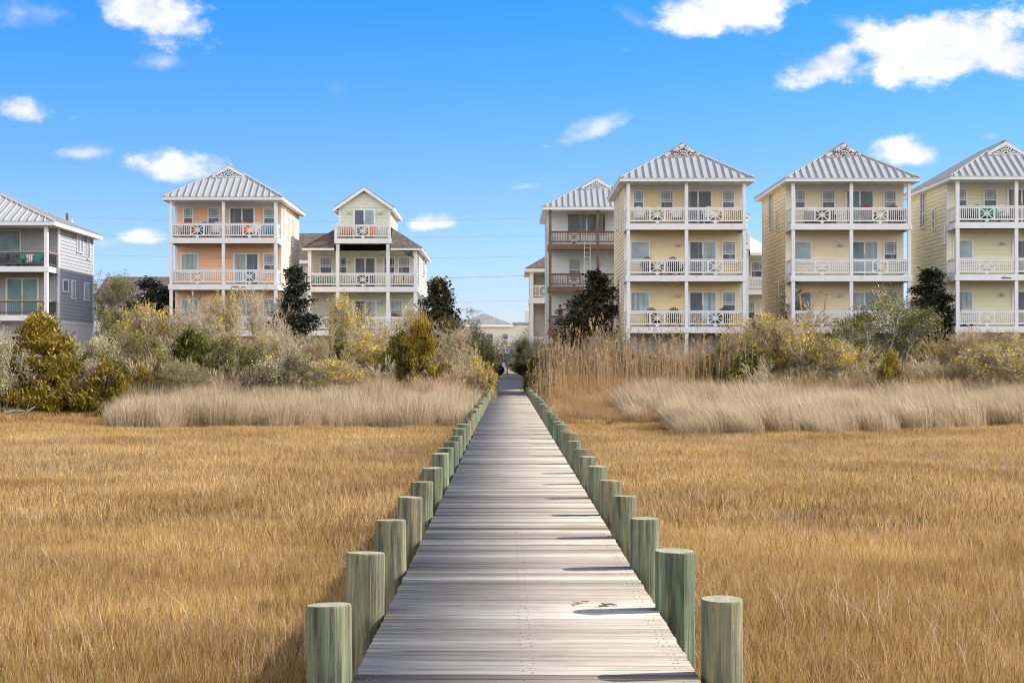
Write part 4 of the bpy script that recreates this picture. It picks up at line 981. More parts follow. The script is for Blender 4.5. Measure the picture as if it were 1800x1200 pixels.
PL = [
 ('lichen', 4, 592, 80, 42, 'pale grey-green lichen-covered shrub at the left edge beside the big golden cedar'),
 ('cedar', 72, 566, 84, 66, 'largest golden-brown cedar below the grey house', 'tree'),
 ('cedar', 118, 640, 80.5, 52, 'low rounded golden cedar in front of the largest cedar', 'tree', 1),
 ('cedar', 186, 652, 80, 44, 'low amber cedar bush next to the tussock grass', 'tree', 2),
 ('cedar', 22, 630, 82, 46, 'amber cedar half hidden behind the lichen shrub', 'tree', 2),
 ('lichen', 166, 606, 85, 40, 'crooked lichen-grey oak below the white foundation of the grey house', 'tree', 1),
 ('lichen', 124, 626, 87, 30, 'grey lichen-covered crown between the largest cedar and the grey house', 'shrub', 2),
 ('myrtle', 256, 546, 96, 42, 'rounded golden wax myrtle beside the peach house', 'shrub'),
 ('olive', 208, 560, 100, 36, 'olive green shrub behind the golden wax myrtle and the grey house corner', 'shrub'),
 ('olive', 197, 494, 121, 44, 'broad green tree in front of the brown shingled roof', 'tree', 1),
 ('magnolia', 262, 502, 118, 36, 'dark magnolia against the small white dormer', 'tree'),
 ('magnolia', 292, 514, 116, 24, 'dark magnolia touching the corner post of the peach house', 'tree', 1),
 ('olive', 250, 600, 86, 42, 'tangled olive green shrub under the rounded golden wax myrtle'),
 ('olive', 222, 640, 83, 40, 'low olive brush behind the amber cedar bush', 'shrub', 2),
 ('darkcedar', 334, 592, 88, 34, 'green-gold cedar in front of the lowest peach balcony', 'tree'),
 ('olive', 318, 640, 82, 44, 'low olive tangle of branches in front of the green-gold cedar', 'shrub', 1),
 ('myrtle', 330, 572, 95, 36, 'yellow-green myrtle against the lower left post of the peach house', 'shrub', 1),
 ('myrtle', 404, 522, 94, 30, 'tall thin golden-leaved shrub before the middle post of the peach house', 'shrub', 2),
 ('bare', 352, 536, 95, 24, 'tall bare shrub before the lowest wide window of the peach house', 'shrub', 2),
 ('bare', 452, 520, 95, 24, 'tall grey twiggy sapling before the lowest sliding door of the peach house', 'shrub'),
 ('olive', 390, 600, 88, 52, 'wide olive-green shrub in front of the peach house', 'shrub'),
 ('olive', 440, 612, 85, 42, 'olive-green shrub left of the dark magnolia', 'shrub'),
 ('magnolia', 518, 478, 98, 29, 'narrow dark magnolia between the peach and sage houses', 'tree', 2),
 ('bare', 487, 575, 91, 36, 'fan of grey twigs just in front of the narrow dark magnolia', 'shrub', 1),
 ('olive', 545, 596, 90, 40, 'mid-green shrub below the lowest balcony of the sage tower house', 'shrub', 1),
 ('lichen', 505, 625, 84, 46, 'grey-green lichen shrub behind the tussock grass, under the narrow magnolia', 'shrub', 2),
 ('myrtle', 606, 534, 93, 34, 'tall golden shrub before the second post of the sage tower house', 'shrub'),
 ('bare', 660, 575, 92, 38, 'pale bare branching shrub before the sage tower house door', 'shrub', 2),
 ('myrtle', 640, 592, 88, 42, 'broad yellow-flecked shrub in front of the sage tower house', 'shrub', 1),
 ('myrtle', 590, 640, 83, 50, 'low golden tangle of leafy branches behind the tussock grass', 'shrub'),
 ('darkcedar', 706, 600, 87, 34, 'dark green cedar left of the upright golden cedar', 'tree', 1),
 ('cedar', 742, 572, 86, 30, 'upright flame-shaped golden cedar near the boardwalk', 'tree', 0),
 ('magrust', 770, 500, 104, 27, 'rust-tinged magnolia at the corner of the sage tower house', 'tree'),
 ('myrtle', 730, 550, 96, 30, 'golden shrub at the right-hand corner of the sage tower house', 'shrub', 2),
 ('olive', 790, 570, 97, 26, 'yellow-green tree top under the rust-tinged magnolia', 'tree'),
 ('oakleaf', 838, 584, 100, 34, 'dark live oak hanging over the left side of the boardwalk end', 'tree'),
 ('bare', 800, 584, 90, 34, 'silvery fan-shaped bare shrub between the golden cedar and the boardwalk', 'shrub'),
 ('myrtle', 846, 632, 86, 22, 'small golden shrub touching the left piles at the boardwalk end', 'shrub', 1),
 ('magrust', 1046, 490, 103, 42, 'large rust-flecked dark magnolia in front of the blue-grey house', 'tree', 1),
 ('bare', 1072, 588, 95, 28, 'pale bare fan of twigs at the foot of the large magnolia', 'shrub', 2),
 ('bare', 985, 618, 100, 42, 'dark brown leafless brush below the blue-grey house', 'shrub', 1),
 ('magnolia', 1330, 562, 103, 18, 'small dark magnolia at the corner of the cream house', 'tree', 1),
 ('myrtle', 1340, 562, 90, 40, 'golden-topped wax myrtle right of the tall reeds', 'shrub'),
 ('warmbare', 1296, 600, 88, 36, 'low brown twiggy shrub at the end of the tall reeds', 'shrub'),
 ('olive', 1320, 622, 86, 40, 'dull yellow-green shrub under the golden-topped wax myrtle', 'shrub', 2),
 ('warmbare', 1400, 558, 90, 56, 'large fan of warm brown bare branches before the cream house', 'shrub', 1),
 ('myrtle', 1432, 590, 88, 44, 'yellow-leaved shrub among the warm bare branches', 'shrub', 1),
 ('oakleaf', 1395, 520, 98, 30, 'dark-leaved small oak left of the curved hammock stand', 'tree', 1),
 ('oakleaf', 1540, 538, 88, 66, 'spreading live oak with light and dark green clusters before the cream house', 'tree', 2),
 ('myrtle', 1478, 606, 86, 46, 'golden shrub at the foot of the spreading live oak', 'shrub'),
 ('cedar', 1566, 632, 83, 24, 'small amber cedar under the spreading live oak', 'tree', 1),
 ('magnolia', 1637, 482, 96, 34, 'dark columnar magnolia between the cream and pale green houses', 'tree', 2),
 ('myrtle', 1622, 606, 91, 34, 'sparse yellowish shrub below the dark columnar magnolia', 'shrub', 2),
 ('warmbare', 1682, 582, 90, 50, 'leaning fan of bare brown stems before the pale green house', 'shrub', 1),
 ('myrtle', 1764, 590, 88, 40, 'pale yellow-green shrub at the right edge of the thicket', 'shrub', 2),
 ('myrtle', 1740, 612, 85, 50, 'low golden-brown shrub by the right edge', 'shrub'),
 ('warmbare', 1630, 640, 85, 44, 'low reddish-brown brush behind the pale tussocks', 'shrub', 1),
 ('bare', 300, 604, 90, 34, 'grey bare branches rising before the left end of the lowest peach balcony', 'shrub', 1),
 ('warmbare', 425, 580, 90, 34, 'warm brown bare shrub between the golden one and the grey sapling before the peach house', 'shrub'),
 ('bare', 505, 590, 87, 30, 'tall pale branches leaning by the foot of the narrow dark magnolia', 'shrub', 0),
 ('warmbare', 560, 600, 86, 34, 'brown bare branches below the sage tower house corner post', 'shrub', 1),
 ('darkcedar', 600, 618, 87, 26, 'small olive cedar in the middle of the thicket before the sage house', 'tree', 1),
 ('myrtle', 470, 600, 86, 30, 'small golden shrub in front of the right-hand post of the peach house', 'shrub', 2),
 ('cedar', 250, 655, 81, 22, 'little orange-brown cedar peeping over the left end of the rushes', 'tree', 1),
 ('bare', 160, 640, 80.5, 30, 'dead silver branches standing out between two golden cedars', 'shrub', 2),
 ('olive', 1270, 612, 89, 30, 'dull green shrub showing behind the last of the tall reeds', 'shrub', 0),
 ('myrtle', 1380, 580, 91, 30, 'orange-yellow wax myrtle under the small oak before the cream house', 'shrub', 0),
 ('bare', 1500, 570, 90, 34, 'thin grey bare shrub behind the spreading live oak', 'shrub', 2),
 ('olive', 1590, 600, 90, 30, 'green shrub between the spreading live oak and the columnar magnolia', 'shrub', 1),
 ('myrtle', 1690, 600, 92, 34, 'yellow-green shrub behind the leaning brown stems', 'shrub', 1),
 ('bare', 1790, 600, 88, 34, 'grey twiggy shrub cut by the right edge', 'shrub', 1),
 ('olive', 1000, 622, 104, 34, 'dim green shrub behind the tall reeds at the foot of the blue-grey house', 'shrub', 2),
 ('darkcedar', 1110, 628, 97, 34, 'dark shrub behind the tall reeds at the corner of the yellow house', 'shrub', 0),
 ('bare', 1200, 622, 94, 36, 'grey bare shrub behind the tall reeds before the yellow house', 'shrub', 0),
 ('bare', 862, 622, 104, 16, 'grey bare bush between the live oak and the boardwalk ramp', 'shrub', 1),
 ('darkcedar', 944, 628, 108, 18, 'dark dense bush against the right side of the ramp', 'shrub', 0),
 ('darkcedar', 846, 634, 110, 16, 'dark dense bush against the left side of the ramp', 'shrub', 1),
 ('bare', 936, 598, 124, 20, 'dark bare bush beside the end of the boardwalk ramp', 'shrub', 0),
 ('darkcedar', 921, 606, 132, 15, 'dim brown-green bush right of the signpost', 'shrub', 1),
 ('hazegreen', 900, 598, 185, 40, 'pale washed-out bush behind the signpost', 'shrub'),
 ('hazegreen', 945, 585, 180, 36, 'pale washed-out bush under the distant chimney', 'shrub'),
 ('topiary', 874, 642, 117, 9.5, 'round clipped dark shrub on the left side of the ramp', 'shrub'),
 ('topiary', 919, 642, 117, 9.5, 'round clipped dark shrub on the right side of the ramp', 'shrub'),
]
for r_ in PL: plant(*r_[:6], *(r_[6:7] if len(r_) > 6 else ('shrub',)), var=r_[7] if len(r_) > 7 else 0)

# ------------------------------------------------------------------ uncountable growth (geometry nodes instancing of small clumps)
def blade_patch(name, mat, n, size, h, wd, bend, seed, lean=(0, 0), round_=False, plume=False):
    rng = np.random.default_rng(seed); x = rng.uniform(-size/2, size/2, n); y = rng.uniform(-size/2, size/2, n)
    if round_:
        a = rng.uniform(0, 6.283, n); q = size/2*np.sqrt(rng.random(n)); x, y = q*np.cos(a), q*np.sin(a)
    H = h*rng.uniform(.45, 1.25, n)**1.0; az = rng.uniform(0, 6.283, n); bd = bend*rng.uniform(.2, 1.2, n)
    dx = np.cos(az)*bd*H+lean[0]*H+ (x*.35 if round_ else 0); dy = np.sin(az)*bd*H+lean[1]*H+(y*.35 if round_ else 0)
    ra = rng.uniform(0, 6.283, n); wx, wy = np.cos(ra)*wd/2, np.sin(ra)*wd/2
    V = np.zeros((n, 5, 3))
    V[:, 0] = np.stack([x-wx, y-wy, 0*x], 1); V[:, 1] = np.stack([x+wx, y+wy, 0*x], 1)
    mx, my, mz = x+dx*.35, y+dy*.35, H*.55
    V[:, 2] = np.stack([mx+wx*.8, my+wy*.8, mz], 1); V[:, 3] = np.stack([mx-wx*.8, my-wy*.8, mz], 1)
    V[:, 4] = np.stack([x+dx, y+dy, H*np.sqrt(np.clip(1-(dx**2+dy**2)/H**2*.5, .3, 1))], 1)
    b = (np.arange(n)*5)[:, None]; F4 = b+np.array([[0, 1, 2, 3]]); F3 = b+np.array([[3, 2, 4]])
    V = V.reshape(-1, 3); Fs = [F4, F3]
    if plume:
        k = n//2; T = V.reshape(n, 5, 3)[:k, 4]; C = np.repeat(T, 9, 0)+rng.normal(size=(k*9, 3))*np.array([.035, .035, .11])+np.array([0, 0, -.12])
        LV, LF = leaves_np(C, .12, rng, .35, np.tile([.3, 0, 1.], (len(C), 1)), .7); Fs.append(LF+len(V)); V = np.concatenate([V, LV])
    return bpy.data.objects.new(name, np_mesh(name, V, Fs, [M[mat]]))
def scatter(name, label, protos, P, rot, sc, vi):
    col = bpy.data.collections.new(name+'_clumps')
    for i, o in enumerate(protos): o.name = '%s_clump_%s' % (name, 'abcdef'[i]); col.objects.link(o)
    me = bpy.data.meshes.new(name); me.vertices.add(len(P)); me.vertices.foreach_set('co', np.asarray(P, np.float32).ravel())
    for nm, ty, key, d in (('rot', 'FLOAT_VECTOR', 'vector', rot), ('sc', 'FLOAT', 'value', sc), ('vi', 'INT', 'value', vi)):
        a = me.attributes.new(nm, ty, 'POINT'); a.data.foreach_set(key, np.asarray(d, np.int32 if ty == 'INT' else np.float32).ravel())
    o = link(name, me); tag(o, label, 'grass', kind='stuff')
    ng = bpy.data.node_groups.new(name, 'GeometryNodeTree')
    ng.interface.new_socket('Geometry', in_out='INPUT', socket_type='NodeSocketGeometry'); ng.interface.new_socket('Geometry', in_out='OUTPUT', socket_type='NodeSocketGeometry')
    N, L = ng.nodes, ng.links
    i, u = N.new('NodeGroupInput'), N.new('NodeGroupOutput'); ip = N.new('GeometryNodeInstanceOnPoints'); ci = N.new('GeometryNodeCollectionInfo')
    ci.inputs[0].default_value = col; ci.inputs['Separate Children'].default_value = True; ci.inputs['Reset Children'].default_value = True
    def na(nm, ty):
        n = N.new('GeometryNodeInputNamedAttribute'); n.data_type = ty; n.inputs[0].default_value = nm; return n.outputs[0]
    L.new(i.outputs[0], ip.inputs['Points']); L.new(ci.outputs[0], ip.inputs['Instance']); ip.inputs['Pick Instance'].default_value = True
    L.new(na('vi', 'INT'), ip.inputs['Instance Index']); L.new(na('rot', 'FLOAT_VECTOR'), ip.inputs['Rotation']); L.new(na('sc', 'FLOAT'), ip.inputs['Scale'])
    L.new(ip.outputs[0], u.inputs[0]); md = o.modifiers.new('scatter', 'NODES'); md.node_group = ng
    return o
def rows(y0, y1, step, marg, grow_=1.0, jit=.3, rng=None, keep=None):
    out = []; y = y0
    while y < y1:
        hw = y*.302+marg; x = -hw+rng.uniform(0, step)
        while x < hw:
            p = (x+rng.uniform(-jit, jit)*step, y+rng.uniform(-jit, jit)*step)
            if keep is None or keep(*p): out.append(p)
            x += step
        y += step*grow_
    return out
def put(name, label, protos, pts, rng, smin=.85, smax=1.15, dz=-.03, spin=True, tilt=.0):
    P = np.array([(x, y, float(gz(x, y))+dz) for x, y in pts]); n = len(P)
    rot = np.zeros((n, 3)); rot[:, 2] = rng.uniform(0, 6.283, n) if spin else rng.uniform(-.35, .35, n)
    return scatter(name, label, protos, P, rot, rng.uniform(smin, smax, n), rng.integers(0, len(protos), n))
def vegetation():
    rng = np.random.default_rng(77)
    near = [blade_patch('g', 'marsh', 3000, 1.25, .30, .0075, .34, s) for s in (1, 2, 3)]
    put('marsh_grass_near', 'short golden marsh grass around the near boardwalk', near, rows(6.5, 27, .98, 2.5, rng=rng), rng)
    st = [blade_patch('g', 'straw', 60, 1.6, .62, .006, .7, s) for s in (40, 41, 42)]
    put('tall_marsh_stems', 'scattered paler taller stems standing out of the short marsh grass', st, rows(6.5, 60, 1.35, 2.5, grow_=1.02, rng=rng, keep=lambda x, y: math.sin(x*.8+y*.37)+math.sin(y*.9-x*.3) > -.5), rng, .7, 1.2)
    mid = [blade_patch('g', 'marsh', 3200, 2.3, .30, .018, .34, s) for s in (4, 5, 6)]
    put('marsh_grass', 'short golden marsh grass reaching back to the thicket', mid, rows(26, 94, 1.9, 4, rng=rng), rng)
    # tall pale tussocks: left band, right bands
    def band_l(x, y):
        px = 893+3000*x/y; e = .9*math.sin(x*.9)+.8*math.sin(x*2.3)+.5*math.sin(x*4.1)
        return px < 842 and px > 205 and 70.3+e < y < 84
    def band_r(x, y):
        px = 893+3000*x/y; e = .9*math.sin(x*.8)+.6*math.sin(x*1.9+1)
        if px < 1105: return False
        f = 77 if px < 1195 else (62.5 if px < 1500 else (66.5 if px < 1715 else 74))
        return f+e < y < 84
    tall = [blade_patch('g', 'straw', 520, 1.3, 1.25, .017, .24, s, lean=(-.3, 0), round_=True) for s in (7, 8, 9)]
    L_ = rows(62, 84, .86, 3, rng=rng, jit=.45)
    CL_ = lambda x, y: math.sin(x*2.1+y*.7)+math.sin(y*1.7-x*.9)+rng.normal()*.6 > -.85
    put('needlerush_left', 'pale straw-coloured rushes in a long band left of the boardwalk', [blade_patch('g', 'straw', 520, 1.3, 1.2, .017, .24, s, round_=True) for s in (17, 18, 19)], [p for p in L_ if band_l(*p) and CL_(*p)], rng, .62, 1.25)
    put('needlerush_right', 'pale wind-leaned rushes in a wide band right of the boardwalk', tall, [p for p in L_ if band_r(*p) and CL_(*p)], rng, .62, 1.25, spin=False)
    # dry brown grass under the thicket
    mid2 = [blade_patch('g', 'phrag', 420, 1.7, 1.55, .018, .45, s, round_=True) for s in (10, 11, 12)]
    put('dead_grass', 'tan dead grass at the foot of the thicket', mid2, rows(83, 99, 1.25, 3, rng=rng, keep=lambda x, y: abs(x-.1) > 1.9 and not 1.5 < x < 13.5), rng, .6, 1.1)
    low = [blade_patch('g', 'phrag', 500, 1.5, .75, .016, .5, s, round_=True) for s in (30, 31)]
    put('bleached_grass', 'bleached knee-high grass beside the right piles', low, rows(76, 97, 1.05, 3, rng=rng, keep=lambda x, y: 1.5 < x < (8.8 if y < 86 else 13.5)), rng, .6, 1.1)
    # plumed reeds
    def reeds_at(x, y):
        px = 893+3000*x/y; return 938 < px < 1345
    ph = [blade_patch('g', 'phrag', 14, 1.2, 3.15, .024, .13, s, round_=True, plume=True) for s in (13, 14, 15)]
    put('plumed_reeds', 'tall tan reeds with feathery plumes right of the boardwalk end', ph, rows(86, 94, 1.05, 3, rng=rng, keep=reeds_at), rng, .6, 1.1)
    # twiggy undergrowth that fills the thicket
    def brush(seed, mat):
        r = np.random.default_rng(seed); segs, tips = grow(r, 1.9, stems=6, spread=.8, lev=4, kids=3, r=.022, ratio=.66, ang=.5, base=.3)
        V, F = tubes_np(segs, 3); return bpy.data.objects.new('b', np_mesh('b', V, [F], [M[mat]]))
    o = put('undergrowth', 'twiggy brown undergrowth between the shrubs', [brush(20, 'twig'), brush(21, 'warmtwig'), brush(22, 'twig')],
            rows(84, 104, 1.3, 3, rng=rng, keep=lambda x, y: abs(x-.1) > 2.3 and not (1.5 < x < 12 and y < 93)), rng, .6, 1.25)
    o['category'] = 'undergrowth'
vegetation()

# ------------------------------------------------------------------ balcony furniture and small things
for nm, c in (('red', (.42, .07, .035)), ('orange', (.62, .17, .04)), ('navy', (.035, .12, .28)), ('blue', (.03, .22, .36)), ('teal', (.03, .27, .25)), ('whitechair', (.70, .69, .66)), ('tan', (.50, .40, .27)), ('darkbrown', (.17, .075, .04)),
              ('charcoal', (.05, .055, .06)), ('wicker', (.46, .29, .13))):
    M['c_'+nm] = paint(nm+'_plastic', c, .5, .12, 6)
CHAIRS = {}
def adirondack(mat):
    """seat faces -y; parts: seat, backrest, two armrests, four legs"""
    if mat in CHAIRS: return CHAIRS[mat]
    m = M['c_'+mat]; parts = []
    b = MB()
    for i in range(5): y = -.28+i*.11; z = .36-i*.028; b.slab([(-.27, y, z), (.27, y, z), (.27, y+.095, z-.024), (-.27, y+.095, z-.024)], (0, 0, .022))
    parts.append(('seat', b))
    b = MB()
    for i in range(7):
        u = (i-3)*.083; top = 1.02-abs(i-3)**2*.017; a = (i-3)*.05
        p = Vector((u*.85, .22, .24)); q = Vector((u*1.12, .52, top)); b.bar(p, q, .075, .02, (0, 1, 0))
    b.box(-.29, .29, .33, .36, .55, .62); parts.append(('backrest', b))
    for s in (-1, 1):
        b = MB(); b.slab([(s*.27, -.34, .57), (s*.40, -.34, .57), (s*.40, .30, .55), (s*.30, .36, .55)], (0, 0, .022)); parts.append(('armrest', b))
    for s in (-1, 1):
        b = MB(); b.box(s*.29-.012, s*.29+.012, -.31, -.2, 0, .569); parts.append(('leg', b))
        b = MB(); b.slab([(s*.26-.011, -.2, .26), (s*.26-.011, -.2, .36), (s*.26-.011, .5, .1), (s*.26-.011, .5, 0)], (.022, 0, 0)); parts.append(('leg', b))
    CHAIRS[mat] = [(n, b.build(n, m)) for n, b in parts]
    for n, o in CHAIRS[mat]: COL.objects.unlink(o)
    return CHAIRS[mat]
def chair(px, Y, z, mat, label, rz=0, sc=1.12, group='garden chairs on the balconies'):
    t = thing('adirondack_chair', label, 'chair', ((px-893)*Y/3000, Y, z), rz, group); t.scale = (sc,)*3
    for n, o in adirondack(mat): c = o.copy(); COL.objects.link(c); c.parent = t
    return t
D3, D2, D1 = 9.593, 6.693, 3.793
y = Y2+1.1
chair(327.8, y, D3, 'red', 'dark red slatted chair at the left end of the top peach house balcony')
chair(357, y, D3, 'navy', 'navy blue slatted chair before the second window on the top peach house balcony')
chair(378.5, y, D3, 'whitechair', 'white slatted chair beside the navy one on the top peach house balcony')
chair(428, y, D3, 'orange', 'orange-red slatted chair before the sliding door on the top peach house balcony')
chair(447.5, y, D3, 'whitechair', 'white slatted chair beside the orange-red one on the top peach house balcony')
chair(474.5, y, D3, 'blue', 'bright blue slatted chair at the right end of the top peach house balcony')
y = Y5+1.1
for px, lb in ((1124, 'cream slatted chair under the first window of the top yellow house balcony'), (1149, 'cream slatted chair between two windows on the top yellow house balcony'),
               (1190, 'cream slatted chair beside the middle post of the top yellow house balcony'), (1247, 'cream slatted chair before the sliding door of the top yellow house balcony')):
    chair(px, y, D3, 'tan' if px in (1149,) else 'whitechair', lb.replace('cream', 'tan') if px == 1149 else lb)
chair(1139, y, D2, 'charcoal', 'charcoal chair by the wide window on the middle yellow house balcony')
chair(1188, y, D2, 'charcoal', 'charcoal chair beside the middle post on the middle yellow house balcony', .2)
chair(1148, y, D1, 'darkbrown', 'dark brown chair left on the lowest yellow house balcony', .1)
chair(1186, y, D1, 'charcoal', 'charcoal chair beside the middle post on the lowest yellow house balcony')
chair(1270, y, D1, 'charcoal', 'charcoal chair under the small window on the lowest yellow house balcony', -.3)
y = Y6+1.1
chair(1526.5, y, D3, 'darkbrown', 'brown slatted chair before the door on the top cream house balcony', sc=1.2)
chair(1574, y, D3, 'darkbrown', 'brown slatted chair before the end window on the top cream house balcony', sc=1.2)
y = Y7+1.1
chair(1701, y, D3, 'teal', 'teal slatted chair beside the corner post on the top pale green house balcony')
chair(1722, y, D3, 'teal', 'teal slatted chair left of the crossed panel on the top pale green house balcony')
chair(1748, y, D3, 'teal', 'teal slatted chair right of the crossed panel on the top pale green house balcony')
chair(1768, y, D3, 'whitechair', 'white slatted chair by the door on the top pale green house balcony')
y = Y3+.85
chair(612, y, 10.033, 'orange', 'orange slatted chair left of the crossed panel on the tower balcony', .15, 1)
chair(650, y, 10.033, 'orange', 'orange slatted chair right of the crossed panel on the tower balcony', -.15, 1)
chair(557, Y3+1.1, 6.833, 'teal', 'green-teal chair at the corner of the sage house middle balcony', 1.2)
chair(585.5, Y3+1.1, 6.833, 'teal', 'green-teal chair facing the corner one on the sage house middle balcony', -1.2)
def table(px, Y, z, mat, label, rad=.42, h=.62):
    t = thing('round_table', label, 'table', ((px-893)*Y/3000, Y, z)); b = MB(); b.lathe((0, 0, 0), [(rad, h-.03), (rad, h)], 18); b.build('tabletop', M[mat], t)
    b = MB(); b.tube((0, 0, .03), (0, 0, h-.031), .035); b.build('stem', M[mat], t); b = MB(); b.lathe((0, 0, 0), [(.26, 0), (.22, .03)], 14); b.build('base', M[mat], t)
table(571, Y3+1.1, 6.833, 'c_navy', 'small dark blue table between the two teal chairs', .38, .72)
table(640, Y3+1.0, 6.833, 'c_charcoal', 'dark round table on the middle bay of the sage tower house', .5, .7)
table(1163, Y5+1.1, D2, 'c_charcoal', 'dark round table between the charcoal chairs on the yellow house')
def bench(px, Y, z, wd, mat, cush, label, name='sofa', rz=0):
    t = thing(name, label, 'sofa', ((px-893)*Y/3000, Y, z), rz); b = MB(); b.box(-wd/2, wd/2, -.3, .3, .18, .30); b.build('seat', M[mat], t)
    b = MB(); b.slab([(-wd/2, .24, .3), (wd/2, .24, .3), (wd/2, .36, .85), (-wd/2, .36, .85)], (0, .05, 0)); b.build('backrest', M[mat], t)
    for s in (-1, 1):
        b = MB(); x = s*(wd/2-.035); b.box(x-.035, x+.035, -.3, .34, .301, .58); b.build('armrest', M[mat], t)
        for yy in (-.27, .24): b = MB(); b.box(x-.03, x+.03, yy, yy+.06, 0, .18); b.build('leg', M[mat], t)
    n = max(1, int(wd/.6)); k = (wd-.16)/n
    for i in range(n):
        for j, c in enumerate(cush):
            if (i % len(cush)) != j: continue
            b = MB(); x = -wd/2+.08+i*k; b.box(x+.01, x+k-.01, -.28, .2, .302, .42); b.build('cushion', M[c], t)
            b = MB(); b.slab([(x+.03, .1, .43), (x+k-.03, .1, .43), (x+k-.05, .2, .82), (x+.05, .2, .82)], (0, .1, 0)); b.build('pillow', M[c], t)
    return t
bench(1287, Y5+1.1, D3, 1.3, 'c_wicker', ['c_tan'], 'honey-coloured wicker sofa on the top balcony of the yellow house')
bench(709, Y3+1.2, 6.833, 1.4, 'c_charcoal', ['c_tan'], 'dark bench with tan cushions on the sage house middle balcony')
bench(1442, Y6+1.2, D3, 1.7, 'c_charcoal', ['c_darkbrown'], 'dark outdoor sofa on the top balcony of the cream house')
yg = 103.4+1.2
for px, lb, c in ((5, 'dark patio chair at the far left of the grey house upper balcony', 'c_charcoal'), (20, 'dark patio chair second from the left on the grey house upper balcony', 'c_charcoal'), (39, 'dark patio chair with teal cushion on the grey house upper balcony', 'c_teal')):
    bench(px, yg, 7.623, .66, 'c_charcoal', [c], lb, 'patio_chair')['category'] = 'chair'
bench(58, yg, 7.623, 1.25, 'c_charcoal', ['c_whitechair', 'c_teal'], 'dark sofa with white and teal pillows beside the grey house post')
def person():
    Y = Y4+1.25; x, _, _ = at(985, 560, Y); z = FLOORS[0]+.3+.003
    J = [((0, 0, .92), .15, -1), ((0, 0, 1.12), .155, 0), ((0, .0, 1.32), .165, 1), ((0, 0, 1.42), .07, 2), ((-.01, -.02, 1.50), .06, 3), ((-.02, -.02, 1.60), .095, 4), ((-.02, -.02, 1.68), .06, 5),
         ((-.2, 0, 1.37), .065, 2), ((-.40, -.02, 1.19), .05, 7), ((-.26, -.22, 1.10), .038, 8), ((-.22, -.28, 1.12), .028, 9),
         ((.2, 0, 1.38), .065, 2), ((.42, -.03, 1.36), .05, 11), ((.46, -.08, 1.60), .038, 12), ((.46, -.1, 1.68), .028, 13),
         ((-.1, 0, .84), .095, 0), ((-.11, -.02, .47), .065, 15), ((-.11, .03, .07), .045, 16), ((-.12, -.14, .04), .035, 17),
         ((.1, 0, .84), .095, 0), ((.12, -.02, .47), .065, 19), ((.12, .03, .07), .045, 20), ((.13, -.14, .04), .035, 21)]
    root = thing('person', 'person in a maroon top holding a raised bottle on the lowest blue-grey house balcony', 'person', (x, Y, z), .1)
    me = bpy.data.meshes.new('body'); me.from_pydata([j[0] for j in J], [(j[2], i) for i, j in enumerate(J) if j[2] >= 0], [])
    o = link('body', me, root); md = o.modifiers.new('skin', 'SKIN'); o.modifiers.new('smooth', 'SUBSURF').render_levels = 2
    sv = me.skin_vertices[0].data
    for i, j in enumerate(J): sv[i].radius = (j[1], j[1]*.8)
    sv[0].use_root = True
    m, nt, b = new_mat('skin_shirt_trousers'); t = nt.nodes.new('ShaderNodeTexCoord'); sx = nt.nodes.new('ShaderNodeSeparateXYZ'); nt.links.new(t.outputs['Object'], sx.inputs[0])
    mr = nt.nodes.new('ShaderNodeMapRange'); nt.links.new(sx.outputs[2], mr.inputs[0]); mr.inputs[2].default_value = 2
    r_ = ramp(nt, mr.outputs[0], [(0, (.04, .035, .035)), (.05, (.30, .23, .16)), (.46, (.10, .045, .055)), (.722, (.36, .20, .13))]); nt.nodes[-1].color_ramp.interpolation = 'CONSTANT'
    nt.links.new(r_, b.inputs['Base Color']); b.inputs['Roughness'].default_value = .8; me.materials.append(m)
    h = MB(); h.lathe((-.02, .0, 1.60), [(.03, -.07), (.088, -.03), (.105, .05), (.09, .11), (.04, .14)], 12); h.build('hair', M['c_charcoal'], root, smooth=True)
    f = MB()
    for hx, hy, hz in ((-.22, -.28, 1.12), (.46, -.1, 1.68)):
        for k in range(4): f.tube((hx-.03+k*.02, hy, hz), (hx-.03+k*.02, hy-.05, hz+.05), .009, .007, 6)
        f.tube((hx-.03, hy, hz-.01), (hx-.06, hy-.03, hz+.03), .01, .008, 6)
    f.build('fingers', M['skin'], root)
    f = MB(); f.tube((-.02, -.115, 1.575), (-.02, -.135, 1.56), .016, .01, 6)
    for s in (-1, 1): f.tube((-.02+s*.098, -.02, 1.585), (-.02+s*.112, -.02, 1.59), .024, .02, 6)
    f.build('face', M['skin'], root)
    bt = MB(); bt.lathe((0, 0, 0), [(.035, -.12), (.036, .04), (.014, .1), (.014, .16)], 10)
    o = bt.build('bottle', M['c_charcoal'], None, loc=(x+.41, Y-.16, z+1.76)); o.rotation_euler = (0, -.9, 0); tag(o, 'dark bottle held up in the hand of the person in maroon', 'bottle')
M['skin'] = paint('skin', (.36, .20, .13), .6, .05)
person()
def ladder():
    Y = Y4-.25; x = at(1032.5, 500, Y)[0]; z0, z1 = at(0, 514, Y)[2], at(0, 424, Y)[2]
    t = thing('ladder', 'tall aluminium ladder leaning on the blue-grey house balconies', 'ladder', (x, Y, z0)); h = z1-z0
    for s in (-1, 1): b = MB(); b.bar((s*.2, 0, 0), (s*.2, .12, h), .035, .06, (0, 1, 0)); b.build('rail', M['metal'], t)
    z = .25
    while z < h: b = MB(); b.tube((-.18, .12*z/h, z), (.18, .12*z/h, z), .014, n=6); b.build('rung', M['metal'], t); z += .31
ladder()
